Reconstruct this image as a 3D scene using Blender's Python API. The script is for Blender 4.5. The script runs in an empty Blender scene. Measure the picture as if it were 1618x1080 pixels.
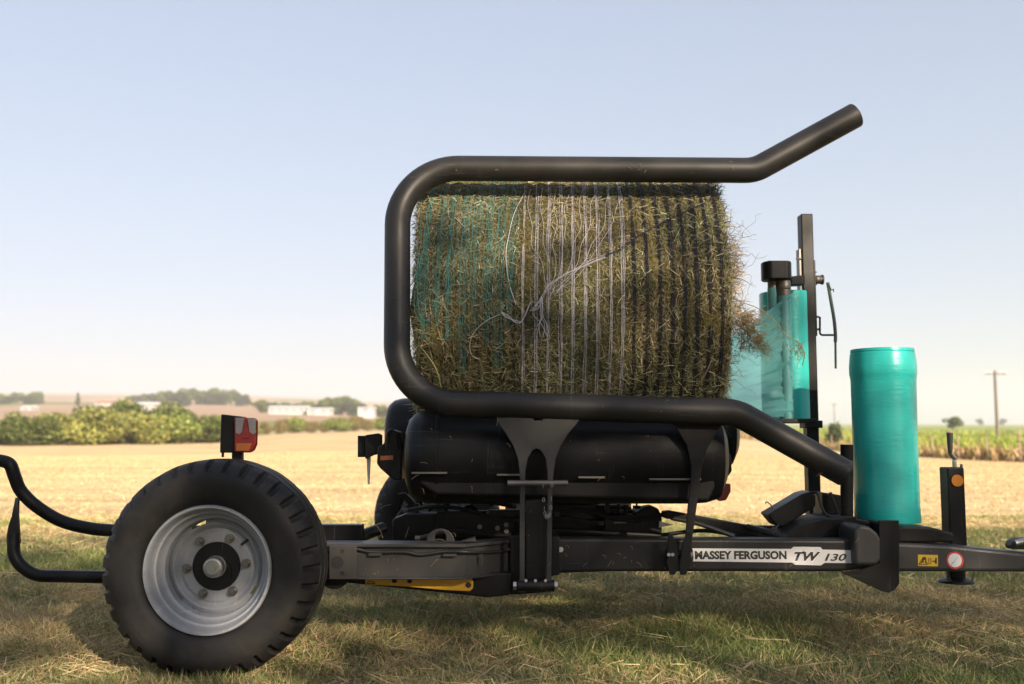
import bpy, bmesh, math, random
import numpy as np
from mathutils import Vector, Matrix, noise

random.seed(7)
RNG = np.random.default_rng(11)
R = math.radians
SC = bpy.context.scene
COL = SC.collection

# ------------------------------------------------------------------ camera
F = 35.0 / 36.0 * 1618.0            # focal length in photo pixels
CAM_H = 0.83
THETA = math.atan(150.0 / F)        # camera tilted slightly up
cam_d = bpy.data.cameras.new('camera')
cam = bpy.data.objects.new('camera', cam_d)
COL.objects.link(cam)
cam.location = (0, 0, CAM_H)
cam.rotation_euler = (R(90) + THETA, 0, 0)
cam_d.lens = 35.0
cam_d.sensor_width = 36.0
cam_d.clip_start = 0.05
cam_d.clip_end = 12000
cam_d.dof.use_dof = True
cam_d.dof.focus_distance = 3.75
cam_d.dof.aperture_fstop = 2.6
SC.camera = cam

# ------------------------------------------------------------------ sky, sun, exposure
SUN_ELEV = 22.0
SUN_AZ = 30.0                       # degrees to the right of straight behind the camera
world = bpy.data.worlds.new('World')
SC.world = world
world.use_nodes = True
wn = world.node_tree
wn.nodes.clear()
wo = wn.nodes.new('ShaderNodeOutputWorld')
wb = wn.nodes.new('ShaderNodeBackground')
sky = wn.nodes.new('ShaderNodeTexSky')
sky.sky_type = 'NISHITA'
sky.sun_disc = False
sky.sun_elevation = R(SUN_ELEV)
sky.sun_rotation = R(180 - SUN_AZ)
sky.air_density = 1.0
sky.dust_density = 1.8
sky.ozone_density = 2.6
wb.inputs['Strength'].default_value = 0.135
soft = wn.nodes.new('ShaderNodeGamma')          # thin high haze: evens the whole sky out
soft.inputs[1].default_value = 0.41
wn.links.new(sky.outputs[0], soft.inputs[0])
tintn = wn.nodes.new('ShaderNodeMix')
tintn.data_type = 'RGBA'
tintn.blend_type = 'MULTIPLY'
tintn.inputs[0].default_value = 1.0
tintn.inputs[7].default_value = (1.0, 0.975, 1.035, 1)
wn.links.new(soft.outputs[0], tintn.inputs[6])
wn.links.new(tintn.outputs[2], wb.inputs[0])
wn.links.new(wb.outputs[0], wo.inputs[0])

sun_d = bpy.data.lights.new('sun', 'SUN')
sun_d.energy = 4.6
sun_d.angle = R(0.53)
sun_d.color = (1.0, 0.83, 0.63)
sun = bpy.data.objects.new('sun', sun_d)
COL.objects.link(sun)
SUN_DIR = Vector((math.sin(R(SUN_AZ)) * math.cos(R(SUN_ELEV)), -math.cos(R(SUN_AZ)) * math.cos(R(SUN_ELEV)), math.sin(R(SUN_ELEV))))
sun.rotation_euler = SUN_DIR.to_track_quat('Z', 'Y').to_euler()
sun.location = SUN_DIR * 60

vs = SC.view_settings
vs.view_transform = 'Standard'
vs.look = 'None'
vs.gamma = 1.0
vs.use_curve_mapping = False
vs.exposure = 1.7
SC.render.engine = 'CYCLES'
SC.cycles.use_denoising = True
SC.cycles.max_bounces = 8
SC.cycles.volume_bounces = 2

# ------------------------------------------------------------------ helpers: geometry
CT, ST = math.cos(THETA), math.sin(THETA)


def P(px, py, Y):
    """point of the place at distance Y that the photo shows at pixel (px, py)"""
    u = (px - 809.0) / F
    v = (540.0 - py) / F
    d = Y / (CT - v * ST)
    return Vector((u * d, Y, CAM_H + d * (ST + v * CT)))


class MB:
    """collects shapes; build() links them as one mesh object"""

    def __init__(self):
        self.v = []
        self.f = []
        self.s = []

    def add(self, verts, faces, smooth=False):
        n = len(self.v)
        self.v += [tuple(p) for p in verts]
        self.f += [tuple(i + n for i in f) for f in faces]
        self.s += [smooth] * len(faces)
        return self

    def box(self, lo, hi, m=None):
        x0, y0, z0 = lo
        x1, y1, z1 = hi
        vs_ = [Vector(p) for p in ((x0, y0, z0), (x1, y0, z0), (x1, y1, z0), (x0, y1, z0), (x0, y0, z1), (x1, y0, z1), (x1, y1, z1), (x0, y1, z1))]
        if m is not None:
            vs_ = [m @ p for p in vs_]
        return self.add(vs_, [(0, 3, 2, 1), (4, 5, 6, 7), (0, 1, 5, 4), (1, 2, 6, 5), (2, 3, 7, 6), (3, 0, 4, 7)])

    def bpx(self, x0, y0, x1, y1, Y, t):
        """upright box: front face seen at pixels (x0,y0)-(x1,y1) at distance Y, depth t"""
        return self.prism([(x0, y0), (x1, y0), (x1, y1), (x0, y1)], Y, t)

    def prism(self, poly, Y, t, Yb=None):
        """plate whose front outline is given in photo pixels at distance Y, extruded back by t"""
        pts = [P(x, y, Y) for x, y in poly]
        return self.extr(pts, Vector((0, t, 0)))

    def extr(self, pts, d):
        pts = [Vector(p) for p in pts]
        n = len(pts)
        nrm = Vector((0, 0, 0))
        for i in range(n):
            nrm += pts[i].cross(pts[(i + 1) % n])
        if nrm.dot(d) > 0:
            pts.reverse()
        fr = pts
        bk = [p + d for p in pts]
        fs = [tuple(range(n)), tuple(range(2 * n - 1, n - 1, -1))]
        for i in range(n):
            j = (i + 1) % n
            fs.append((i, i + n, j + n, j))
        return self.add(fr + bk, fs)

    def tube(self, path, r, seg=12, caps=True, rf=None):
        path = [Vector(p) for p in path]
        n = len(path)
        if n < 2:
            return self
        tang = []
        for i in range(n):
            a = path[max(i - 1, 0)]
            b = path[min(i + 1, n - 1)]
            t = b - a
            tang.append(t.normalized() if t.length > 1e-9 else Vector((0, 0, 1)))
        ref = Vector((0, 0, 1)) if abs(tang[0].z) < 0.9 else Vector((1, 0, 0))
        nx = tang[0].cross(ref).normalized()
        vs_ = []
        rings = []
        for i in range(n):
            if i:
                q = tang[i - 1].rotation_difference(tang[i])
                nx = (q @ nx).normalized()
            ny = tang[i].cross(nx).normalized()
            rr = r if rf is None else r * rf(i / (n - 1))
            ring = []
            for k in range(seg):
                a = 2 * math.pi * k / seg
                ring.append(path[i] + nx * (rr * math.cos(a)) + ny * (rr * math.sin(a)))
            rings.append(ring)
            vs_ += ring
        fs = []
        for i in range(n - 1):
            for k in range(seg):
                k2 = (k + 1) % seg
                fs.append((i * seg + k, i * seg + k2, (i + 1) * seg + k2, (i + 1) * seg + k))
        self.add(vs_, fs, True)
        if caps:
            self.add(rings[0], [tuple(range(seg - 1, -1, -1))])
            self.add(rings[-1], [tuple(range(seg))])
        return self

    def lathe(self, prof, org, axis='Y', seg=48, skip=None, smooth=True, close=False):
        """prof: list of (radius, offset along axis)"""
        vs_ = []
        ox, oy, oz = org
        m = len(prof)
        for k in range(seg):
            a = 2 * math.pi * k / seg
            c, s = math.cos(a), math.sin(a)
            for r, h in prof:
                if axis == 'Y':
                    vs_.append((ox + r * c, oy + h, oz + r * s))
                elif axis == 'Z':
                    vs_.append((ox + r * c, oy + r * s, oz + h))
                else:
                    vs_.append((ox + h, oy + r * c, oz + r * s))
        fs = []
        for k in range(seg):
            k2 = (k + 1) % seg
            for i in range(m - 1 if not close else m):
                if skip and skip(i, k):
                    continue
                i2 = (i + 1) % m
                q = (k * m + i, k * m + i2, k2 * m + i2, k2 * m + i)
                fs.append(q if axis != 'Z' else q[::-1])
        return self.add(vs_, fs, smooth)

    def cyl(self, a, b, r, seg=16):
        return self.tube([a, b], r, seg)


WORLD = {}


def link(o, parent, c):
    if parent is not None:
        o.parent = parent
        o.location = Vector(c) - WORLD[parent.name]
    else:
        o.location = c
    WORLD[o.name] = Vector(c)


def build(mb, name, mat, parent=None, bevel=0.0, seg=2, base=False, angle=35):
    me = bpy.data.meshes.new(name)
    v = np.array(mb.v, dtype=float)
    lo, hi = v.min(0), v.max(0)
    c = (lo + hi) / 2
    if base:
        c[2] = lo[2]
    me.from_pydata([tuple(p) for p in (v - c)], [], mb.f)
    me.polygons.foreach_set('use_smooth', mb.s)
    me.materials.append(mat)
    if any(mb.s):
        bm = bmesh.new()
        bm.from_mesh(me)
        bmesh.ops.recalc_face_normals(bm, faces=bm.faces)
        bm.to_mesh(me)
        bm.free()
    me.update()
    if any(mb.s):
        me.set_sharp_from_angle(angle=R(32))
    o = bpy.data.objects.new(name, me)
    COL.objects.link(o)
    link(o, parent, c)
    if bevel > 0:
        b = o.modifiers.new('bevel', 'BEVEL')
        b.width = bevel
        b.segments = seg
        b.limit_method = 'ANGLE'
        b.angle_limit = R(angle)
    return o


def empty(name, loc):
    o = bpy.data.objects.new(name, None)
    o.empty_display_size = 0.2
    COL.objects.link(o)
    o.location = loc
    WORLD[o.name] = Vector(loc)
    return o


def tag(o, label=None, cat=None, group=None, kind=None):
    if label:
        o['label'] = label
    if cat:
        o['category'] = cat
    if group:
        o['group'] = group
    if kind:
        o['kind'] = kind
    return o


def fillet(pts, rad, n=10):
    """polyline with rounded corners; rad: one radius per inner corner"""
    pts = [Vector(p) for p in pts]
    out = [pts[0]]
    for i in range(1, len(pts) - 1):
        a, b, c = pts[i - 1], pts[i], pts[i + 1]
        r = rad[i - 1] if isinstance(rad, (list, tuple)) else rad
        d1 = (a - b).normalized()
        d2 = (c - b).normalized()
        ang = d1.angle(d2)
        t = r / math.tan(ang / 2)
        t = min(t, (a - b).length * 0.95, (c - b).length * 0.95)
        r = t * math.tan(ang / 2)
        cen = b + (d1 + d2).normalized() * (r / math.sin(ang / 2))
        s = b + d1 * t - cen
        e = b + d2 * t - cen
        tot = s.angle(e)
        ax = s.cross(e).normalized()
        for k in range(n + 1):
            out.append(cen + Matrix.Rotation(tot * k / n, 3, ax) @ s)
    out.append(pts[-1])
    return out


def spline(pts, n=8):
    """Catmull-Rom through points"""
    pts = [Vector(p) for p in pts]
    q = [pts[0] * 2 - pts[1]] + pts + [pts[-1] * 2 - pts[-2]]
    out = []
    for i in range(1, len(q) - 2):
        for k in range(n):
            t = k / n
            p0, p1, p2, p3 = q[i - 1], q[i], q[i + 1], q[i + 2]
            out.append(0.5 * ((2 * p1) + (p2 - p0) * t + (2 * p0 - 5 * p1 + 4 * p2 - p3) * t * t + (3 * p1 - p0 - 3 * p2 + p3) * t ** 3))
    out.append(pts[-1])
    return out


# ------------------------------------------------------------------ helpers: materials
def nt(mat):
    mat.use_nodes = True
    t = mat.node_tree
    t.nodes.clear()
    out = t.nodes.new('ShaderNodeOutputMaterial')
    b = t.nodes.new('ShaderNodeBsdfPrincipled')
    t.links.new(b.outputs[0], out.inputs[0])
    return t, b, out


def ramp(t, fac, stops):
    r = t.nodes.new('ShaderNodeValToRGB')
    e = r.color_ramp.elements
    while len(e) < len(stops):
        e.new(0.5)
    for i, (p, c) in enumerate(stops):
        e[i].position = p
        e[i].color = (*c, 1) if len(c) == 3 else c
    t.links.new(fac, r.inputs[0])
    return r.outputs[0]


def noise_n(t, scale, detail=4, rough=0.55, coord='Object', vec=None, stretch=None):
    if vec is None:
        tc = t.nodes.new('ShaderNodeTexCoord')
        vec = tc.outputs[coord]
    if stretch:
        mp = t.nodes.new('ShaderNodeMapping')
        mp.inputs['Scale'].default_value = stretch
        t.links.new(vec, mp.inputs[0])
        vec = mp.outputs[0]
    n = t.nodes.new('ShaderNodeTexNoise')
    n.inputs['Scale'].default_value = scale
    n.inputs['Detail'].default_value = detail
    n.inputs['Roughness'].default_value = rough
    t.links.new(vec, n.inputs['Vector'])
    return n.outputs[0]


def bump(t, b, h, strength=0.3, dist=0.01):
    n = t.nodes.new('ShaderNodeBump')
    n.inputs['Strength'].default_value = strength
    n.inputs['Distance'].default_value = dist
    t.links.new(h, n.inputs['Height'])
    t.links.new(n.outputs[0], b.inputs['Normal'])


def mixc(t, fac, a, b):
    m = t.nodes.new('ShaderNodeMix')
    m.data_type = 'RGBA'
    if isinstance(fac, (int, float)):
        m.inputs[0].default_value = fac
    else:
        t.links.new(fac, m.inputs[0])
    for sock, val in ((m.inputs[6], a), (m.inputs[7], b)):
        if isinstance(val, tuple):
            sock.default_value = (*val, 1)
        else:
            t.links.new(val, sock)
    return m.outputs[2]


def paint(name, col, rough=0.35, dust=0.25, metal=0.0, scale=9.0, dustcol=(0.22, 0.18, 0.13), wear=0.5, spec=0.5):
    """painted metal: uneven gloss, a film of field dust in patches, fine scuffs"""
    m = bpy.data.materials.new(name)
    t, b, out = nt(m)
    tc = t.nodes.new('ShaderNodeTexCoord')
    n1 = noise_n(t, scale, 6, 0.65, vec=tc.outputs['Object'])
    n2 = noise_n(t, scale * 7, 3, 0.7, vec=tc.outputs['Object'])
    geo = t.nodes.new('ShaderNodeNewGeometry')
    sep = t.nodes.new('ShaderNodeSeparateXYZ')
    t.links.new(geo.outputs['Normal'], sep.inputs[0])
    up = t.nodes.new('ShaderNodeMapRange')
    up.inputs[1].default_value = -0.2
    up.inputs[2].default_value = 1.0
    up.inputs[3].default_value = 0.25
    up.inputs[4].default_value = 1.0
    t.links.new(sep.outputs[2], up.inputs[0])
    d1 = t.nodes.new('ShaderNodeMath')
    d1.operation = 'MULTIPLY'
    t.links.new(ramp(t, n1, [(0.35, (0, 0, 0)), (0.75, (1, 1, 1))]), d1.inputs[0])
    t.links.new(up.outputs[0], d1.inputs[1])
    d2 = t.nodes.new('ShaderNodeMath')
    d2.operation = 'MULTIPLY'
    d2.inputs[1].default_value = dust
    t.links.new(d1.outputs[0], d2.inputs[0])
    c0 = mixc(t, n2, tuple(x * 0.85 for x in col), tuple(min(1, x * 1.15) for x in col))
    sc1 = noise_n(t, 2.2, 5, 0.75, vec=tc.outputs['Object'], stretch=(1.5, 3, 26))
    sc2 = noise_n(t, 2.6, 5, 0.75, vec=tc.outputs['Object'], stretch=(30, 3, 1.2))
    s1 = ramp(t, sc1, [(0.615, (0, 0, 0)), (0.66, (0.45, 0.45, 0.45))])
    s2 = ramp(t, sc2, [(0.625, (0, 0, 0)), (0.67, (0.45, 0.45, 0.45))])
    c1 = mixc(t, s1, c0, tuple(min(1, x * 1.6 + 0.05) for x in col))
    c1 = mixc(t, s2, c1, tuple(min(1, x * 1.6 + 0.05) for x in col))
    t.links.new(mixc(t, d2.outputs[0], c1, dustcol), b.inputs['Base Color'])
    mr = t.nodes.new('ShaderNodeMapRange')
    mr.inputs[3].default_value = max(0.05, rough - 0.1)
    mr.inputs[4].default_value = min(1, rough + 0.22)
    t.links.new(n1, mr.inputs[0])
    t.links.new(mr.outputs[0], b.inputs['Roughness'])
    b.inputs['Metallic'].default_value = metal
    b.inputs['Specular IOR Level'].default_value = spec
    bump(t, b, n2, 0.06 * wear, 0.003)
    return m


def plain(name, col, rough=0.5, metal=0.0, var=0.12, scale=25.0, emit=None):
    m = bpy.data.materials.new(name)
    t, b, out = nt(m)
    n1 = noise_n(t, scale, 4, 0.6)
    t.links.new(mixc(t, n1, tuple(x * (1 - var) for x in col), tuple(min(1, x * (1 + var)) for x in col)), b.inputs['Base Color'])
    b.inputs['Roughness'].default_value = rough
    b.inputs['Metallic'].default_value = metal
    return m


def tinted(name, rough=0.6, trans=0.25, spec=0.3):
    """blades and leaves: colour from the 'tint' attribute of each blade"""
    m = bpy.data.materials.new(name)
    t, b, out = nt(m)
    a = t.nodes.new('ShaderNodeAttribute')
    a.attribute_name = 'tint'
    t.links.new(a.outputs[0], b.inputs['Base Color'])
    b.inputs['Roughness'].default_value = rough
    b.inputs['Specular IOR Level'].default_value = spec
    if trans > 0:
        tr = t.nodes.new('ShaderNodeBsdfTranslucent')
        t.links.new(a.outputs[0], tr.inputs[0])
        mx = t.nodes.new('ShaderNodeMixShader')
        mx.inputs[0].default_value = trans
        t.links.new(b.outputs[0], mx.inputs[1])
        t.links.new(tr.outputs[0], mx.inputs[2])
        t.links.new(mx.outputs[0], out.inputs[0])
    return m


M = {}
M['black'] = paint('black_paint', (0.006, 0.006, 0.0065), 0.40, 0.025, spec=0.28)
M['black_gloss'] = paint('black_gloss_plastic', (0.0055, 0.006, 0.0075), 0.34, 0.02, scale=5, spec=0.2)
M['matte'] = paint('matte_black_paint', (0.005, 0.005, 0.0055), 0.62, 0.015, spec=0.28)
M['pipe'] = paint('black_pipe_paint', (0.014, 0.0135, 0.0135), 0.40, 0.10, scale=4, spec=0.36)
M['grey'] = paint('anthracite_frame_paint', (0.028, 0.0275, 0.028), 0.42, 0.10, scale=6)
M['beam'] = paint('dark_beam_paint', (0.012, 0.012, 0.0135), 0.36, 0.07, scale=6, spec=0.28)
M['silver'] = paint('silver_rim_paint', (0.31, 0.325, 0.355), 0.40, 0.16, 0.25, scale=7, dustcol=(0.25, 0.22, 0.18))
M['zinc'] = paint('zinc_plated_steel', (0.42, 0.41, 0.39), 0.33, 0.3, 0.85, scale=30)
M['nut'] = paint('nut_steel', (0.22, 0.21, 0.20), 0.28, 0.2, 0.9, scale=30)
M['steel'] = paint('worn_steel', (0.16, 0.15, 0.14), 0.42, 0.3, 0.8, scale=20)
M['yellow'] = paint('yellow_paint', (0.62, 0.33, 0.015), 0.4, 0.2)
M['orange'] = plain('orange_reflector', (0.75, 0.25, 0.01), 0.3)
M['red_lens'] = plain('red_lens', (0.20, 0.009, 0.012), 0.14, 0, 0.3, 60)
M['clear_lens'] = plain('clear_lens', (0.20, 0.185, 0.19), 0.12, 0, 0.35, 90)
M['amber_lens'] = plain('amber_lens', (0.36, 0.10, 0.02), 0.15)
M['white'] = plain('white_reflective_sticker', (0.72, 0.72, 0.72), 0.45, 0, 0.06, 40)
M['red'] = plain('red_sticker', (0.55, 0.04, 0.04), 0.45)
M['sticker'] = plain('yellow_sticker', (0.72, 0.45, 0.02), 0.45, 0, 0.06)
M['ink'] = plain('black_print', (0.012, 0.012, 0.014), 0.5)
M['decal'] = plain('silver_decal', (0.58, 0.58, 0.59), 0.42, 0.1, 0.10, 90)
M['rubber_hose'] = plain('hose_rubber', (0.013, 0.013, 0.014), 0.55)
M['grip'] = plain('crank_grip_plastic', (0.03, 0.025, 0.025), 0.5)


def tyre_mat():
    m = bpy.data.materials.new('tyre_rubber')
    t, b, out = nt(m)
    n1 = noise_n(t, 6, 6, 0.65)
    n2 = noise_n(t, 45, 4, 0.6)
    c = mixc(t, ramp(t, n1, [(0.4, (0, 0, 0)), (0.8, (1, 1, 1))]), (0.009, 0.009, 0.0098), (0.030, 0.026, 0.022))
    t.links.new(c, b.inputs['Base Color'])
    b.inputs['Roughness'].default_value = 0.6
    b.inputs['Specular IOR Level'].default_value = 0.32
    bump(t, b, n2, 0.25, 0.005)
    return m


M['tyre'] = tyre_mat()


def film_mat(name, trans, col):
    m = bpy.data.materials.new(name)
    t, b, out = nt(m)
    n1 = noise_n(t, 7, 5, 0.6, stretch=(1, 1, 0.5))
    n2 = noise_n(t, 34, 4, 0.65, stretch=(0.35, 0.35, 2.2))
    t.links.new(mixc(t, n1, tuple(x * 0.86 for x in col), tuple(min(1, x * 1.14) for x in col)), b.inputs['Base Color'])
    b.inputs['Roughness'].default_value = 0.30
    b.inputs['Coat Weight'].default_value = 0.25
    b.inputs['Coat Roughness'].default_value = 0.2
    bump(t, b, n2, 0.38, 0.004)
    if trans:
        tp = t.nodes.new('ShaderNodeBsdfTransparent')
        tp.inputs[0].default_value = (0.48, 0.86, 0.89, 1)
        tl = t.nodes.new('ShaderNodeBsdfTranslucent')
        tl.inputs[0].default_value = (0.34, 0.78, 0.80, 1)
        a = t.nodes.new('ShaderNodeMixShader')
        a.inputs[0].default_value = 0.4
        t.links.new(b.outputs[0], a.inputs[1])
        t.links.new(tl.outputs[0], a.inputs[2])
        c = t.nodes.new('ShaderNodeMixShader')
        c.inputs[0].default_value = trans
        t.links.new(a.outputs[0], c.inputs[1])
        t.links.new(tp.outputs[0], c.inputs[2])
        t.links.new(c.outputs[0], out.inputs[0])
    return m


M['film_roll'] = film_mat('teal_film_roll', 0, (0.025, 0.50, 0.455))
M['film'] = film_mat('teal_stretch_film', 0.34, (0.20, 0.55, 0.57))


# ------------------------------------------------------------------ terrain
PXC = np.array([-600, 0, 330, 480, 620, 1100, 1300, 1618, 2300], float)
YK = np.array([12, 30, 60, 90, 150, 300, 500, 900, 2000, 4500], float)
PYT = np.array([
    [799, 733, 711, 705, 692, 662, 648, 636, 628, 625],
    [799, 733, 711, 705, 692, 662, 646, 634, 626, 624],
    [799, 733, 710, 702, 690, 662, 648, 637, 628, 625],
    [799, 731, 703, 688, 683, 664, 652, 642, 633, 629],
    [799, 730, 700, 684, 679, 668, 658, 649, 640, 636],
    [799, 732, 706, 695, 687, 679, 675, 672, 669, 668],
    [799, 735, 714, 701, 691, 681, 677, 674, 671, 670],
    [799, 738, 720, 706, 694, 682, 677, 674, 672, 671],
    [799, 738, 720, 706, 694, 682, 677, 674, 672, 671]])
_v = (540.0 - PYT) / F
ZT = CAM_H + YK[None, :] * (ST + _v * CT) / (CT - _v * ST)
ZT[:, 0] = 0.0
UC = (PXC - 809.0) / F
LYK = np.log(YK)


def height(x, y):
    x = np.asarray(x, float)
    y = np.asarray(y, float)
    yy = np.clip(y, 12.0, 4500.0)
    u = np.clip(x / yy, UC[0], UC[-1])
    iu = np.clip(np.searchsorted(UC, u) - 1, 0, len(UC) - 2)
    fu = (u - UC[iu]) / (UC[iu + 1] - UC[iu])
    fu = fu * fu * (3 - 2 * fu)
    ly = np.log(yy)
    iy = np.clip(np.searchsorted(LYK, ly) - 1, 0, len(LYK) - 2)
    fy = (ly - LYK[iy]) / (LYK[iy + 1] - LYK[iy])
    a = ZT[iu, iy] * (1 - fu) + ZT[iu + 1, iy] * fu
    b = ZT[iu, iy + 1] * (1 - fu) + ZT[iu + 1, iy + 1] * fu
    return a * (1 - fy) + b * fy


def vnoise(x, y, s, seed=0):
    """smooth value noise 0..1 on arrays"""
    x = np.asarray(x, float) * s + seed * 17.3
    y = np.asarray(y, float) * s - seed * 9.1
    xi = np.floor(x).astype(int)
    yi = np.floor(y).astype(int)
    fx = x - xi
    fy = y - yi
    fx = fx * fx * (3 - 2 * fx)
    fy = fy * fy * (3 - 2 * fy)

    def h(a, b):
        n = (a * 374761393 + b * 668265263 + seed * 1274126177) & 0x7fffffff
        n = ((n ^ (n >> 13)) * 1274126177) & 0x7fffffff
        return (n & 0xffff) / 65535.0
    return (h(xi, yi) * (1 - fx) + h(xi + 1, yi) * fx) * (1 - fy) + (h(xi, yi + 1) * (1 - fx) + h(xi + 1, yi + 1) * fx) * fy


# the edge of the cane field on the right: x as a function of y
CEY = np.array([20, 28, 40, 52, 75, 105, 150, 400, 5000], float)
CEX = np.array([23, 22.0, 20.6, 20.4, 22.3, 25.5, 31, 70, 900], float)


def cane_edge(y):
    return np.interp(y, CEY, CEX)


gx = np.sinh(np.linspace(-6.6, 6.6, 190)) * 4.5
gy = np.concatenate([np.linspace(-90, 0, 14)[:-1], np.sinh(np.linspace(0, 7.1, 170)) * 4.0])
GX, GY = np.meshgrid(gx, gy)
GZ = height(GX, GY)
nv = GX.size
me = bpy.data.meshes.new('ground')
rows, cols = GX.shape
idx = np.arange(nv).reshape(rows, cols)
quads = np.stack([idx[:-1, :-1], idx[:-1, 1:], idx[1:, 1:], idx[1:, :-1]], -1).reshape(-1, 4)
me.from_pydata(np.stack([GX, GY, GZ], -1).reshape(-1, 3).tolist(), [], quads.tolist())
me.polygons.foreach_set('use_smooth', np.ones(len(quads), bool))
# field colours: stubble near, soil, pasture and cane further off
g = np.zeros((rows, cols, 4))
g[..., 3] = 1
straw = np.array([0.56, 0.425, 0.235])
pasture = np.array([0.20, 0.20, 0.075])
soil = np.array([0.36, 0.25, 0.17])
canec = np.array([0.22, 0.26, 0.045])
pale = np.array([0.44, 0.36, 0.22])
patch = vnoise(GX, GY, 1 / 160.0, 3)
patch2 = vnoise(GX, GY, 1 / 90.0, 5)
c = np.where((patch > 0.55)[..., None], soil, np.where((patch2 > 0.5)[..., None], pale, pasture))
c = np.where((GY < 115)[..., None], straw, c)
c = np.where(((GX > cane_edge(GY)) & (GY > 18))[..., None], canec, c)
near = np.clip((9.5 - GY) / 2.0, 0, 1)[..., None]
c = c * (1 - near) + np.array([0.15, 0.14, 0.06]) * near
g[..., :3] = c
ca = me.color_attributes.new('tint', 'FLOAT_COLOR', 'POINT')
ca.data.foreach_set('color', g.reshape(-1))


def ground_mat():
    m = bpy.data.materials.new('field_ground')
    t, b, out = nt(m)
    a = t.nodes.new('ShaderNodeAttribute')
    a.attribute_name = 'tint'
    geo = t.nodes.new('ShaderNodeNewGeometry')
    n1 = noise_n(t, 0.35, 6, 0.6, vec=geo.outputs['Position'], stretch=(0.5, 1.6, 1))
    n2 = noise_n(t, 9, 6, 0.7, vec=geo.outputs['Position'])
    n3 = noise_n(t, 0.05, 3, 0.5, vec=geo.outputs['Position'])
    hsv = t.nodes.new('ShaderNodeHueSaturation')
    t.links.new(a.outputs[0], hsv.inputs['Color'])
    mr = t.nodes.new('ShaderNodeMapRange')
    mr.inputs[1].default_value = 0.3
    mr.inputs[2].default_value = 0.7
    mr.inputs[3].default_value = 0.74
    mr.inputs[4].default_value = 1.18
    t.links.new(n1, mr.inputs[0])
    mr2 = t.nodes.new('ShaderNodeMapRange')
    mr2.inputs[1].default_value = 0.25
    mr2.inputs[2].default_value = 0.75
    mr2.inputs[3].default_value = 0.82
    mr2.inputs[4].default_value = 1.15
    t.links.new(n2, mr2.inputs[0])
    mm = t.nodes.new('ShaderNodeMath')
    mm.operation = 'MULTIPLY'
    t.links.new(mr.outputs[0], mm.inputs[0])
    t.links.new(mr2.outputs[0], mm.inputs[1])
    t.links.new(mm.outputs[0], hsv.inputs['Value'])
    n4 = noise_n(t, 1.0, 4, 0.6, vec=geo.outputs['Position'], stretch=(0.04, 0.75, 1))
    mr4 = t.nodes.new('ShaderNodeMapRange')
    mr4.inputs[1].default_value = 0.35
    mr4.inputs[2].default_value = 0.6
    mr4.inputs[3].default_value = 0.76
    mr4.inputs[4].default_value = 1.06
    t.links.new(n4, mr4.inputs[0])
    m4 = t.nodes.new('ShaderNodeMath')
    m4.operation = 'MULTIPLY'
    t.links.new(mm.outputs[0], m4.inputs[0])
    t.links.new(mr4.outputs[0], m4.inputs[1])
    t.links.new(m4.outputs[0], hsv.inputs['Value'])
    hr = t.nodes.new('ShaderNodeMapRange')
    hr.inputs[3].default_value = 0.485
    hr.inputs[4].default_value = 0.515
    t.links.new(n3, hr.inputs[0])
    t.links.new(hr.outputs[0], hsv.inputs['Hue'])
    t.links.new(hsv.outputs[0], b.inputs['Base Color'])
    b.inputs['Roughness'].default_value = 0.95
    b.inputs['Specular IOR Level'].default_value = 0.1
    bump(t, b, n2, 0.7, 0.04)
    return m


me.materials.append(ground_mat())
ground = bpy.data.objects.new('ground', me)
COL.objects.link(ground)
tag(ground, 'mown hay field with green grass near and dry straw stubble beyond', 'field', kind='structure')


# ------------------------------------------------------------------ fast blade / leaf meshes
def tri_mesh(name, verts, tris, tint, mat, smooth=False):
    me = bpy.data.meshes.new(name)
    nv, nf = len(verts), len(tris)
    me.vertices.add(nv)
    me.vertices.foreach_set('co', np.ascontiguousarray(verts, np.float32).reshape(-1))
    me.loops.add(nf * 3)
    me.loops.foreach_set('vertex_index', np.ascontiguousarray(tris, np.int32).reshape(-1))
    me.polygons.add(nf)
    me.polygons.foreach_set('loop_start', np.arange(0, nf * 3, 3, dtype=np.int32))
    me.polygons.foreach_set('loop_total', np.full(nf, 3, np.int32))
    if smooth:
        me.polygons.foreach_set('use_smooth', np.ones(nf, bool))
    me.update(calc_edges=True)
    ca = me.color_attributes.new('tint', 'FLOAT_COLOR', 'POINT')
    t4 = np.ones((nv, 4), np.float32)
    t4[:, :3] = tint
    ca.data.foreach_set('color', t4.reshape(-1))
    me.materials.append(mat)
    return me


def blades(base, direc, bend, length, width, col, side=None):
    """bent tapered blades: base (n,3), direc (n,3) unit, bend (n,3) displacement of the tip"""
    n = len(base)
    if side is None:
        rnd = RNG.normal(size=(n, 3))
        side = np.cross(direc, rnd)
    side /= np.linalg.norm(side, axis=1, keepdims=True) + 1e-9
    L = length[:, None]
    w = width[:, None] * 0.5
    mid = base + direc * L * 0.55 + bend * 0.3
    tip = base + direc * L + bend
    v = np.stack([base - side * w, base + side * w, mid - side * w * 0.8, mid + side * w * 0.8, tip], 1).reshape(-1, 3)
    o = (np.arange(n) * 5)[:, None]
    tr = np.stack([o + [0, 1, 3], o + [0, 3, 2], o + [2, 3, 4]], 1).reshape(-1, 3)
    return v, tr, np.repeat(col, 5, 0)


def palette(n, cols, w):
    cols = np.array(cols)
    k = RNG.choice(len(cols), n, p=np.array(w) / sum(w))
    c = cols[k] * RNG.uniform(0.7, 1.3, (n, 1))
    return np.clip(c * (1 + RNG.normal(0, 0.06, (n, 3))), 0.003, 0.9)


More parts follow.
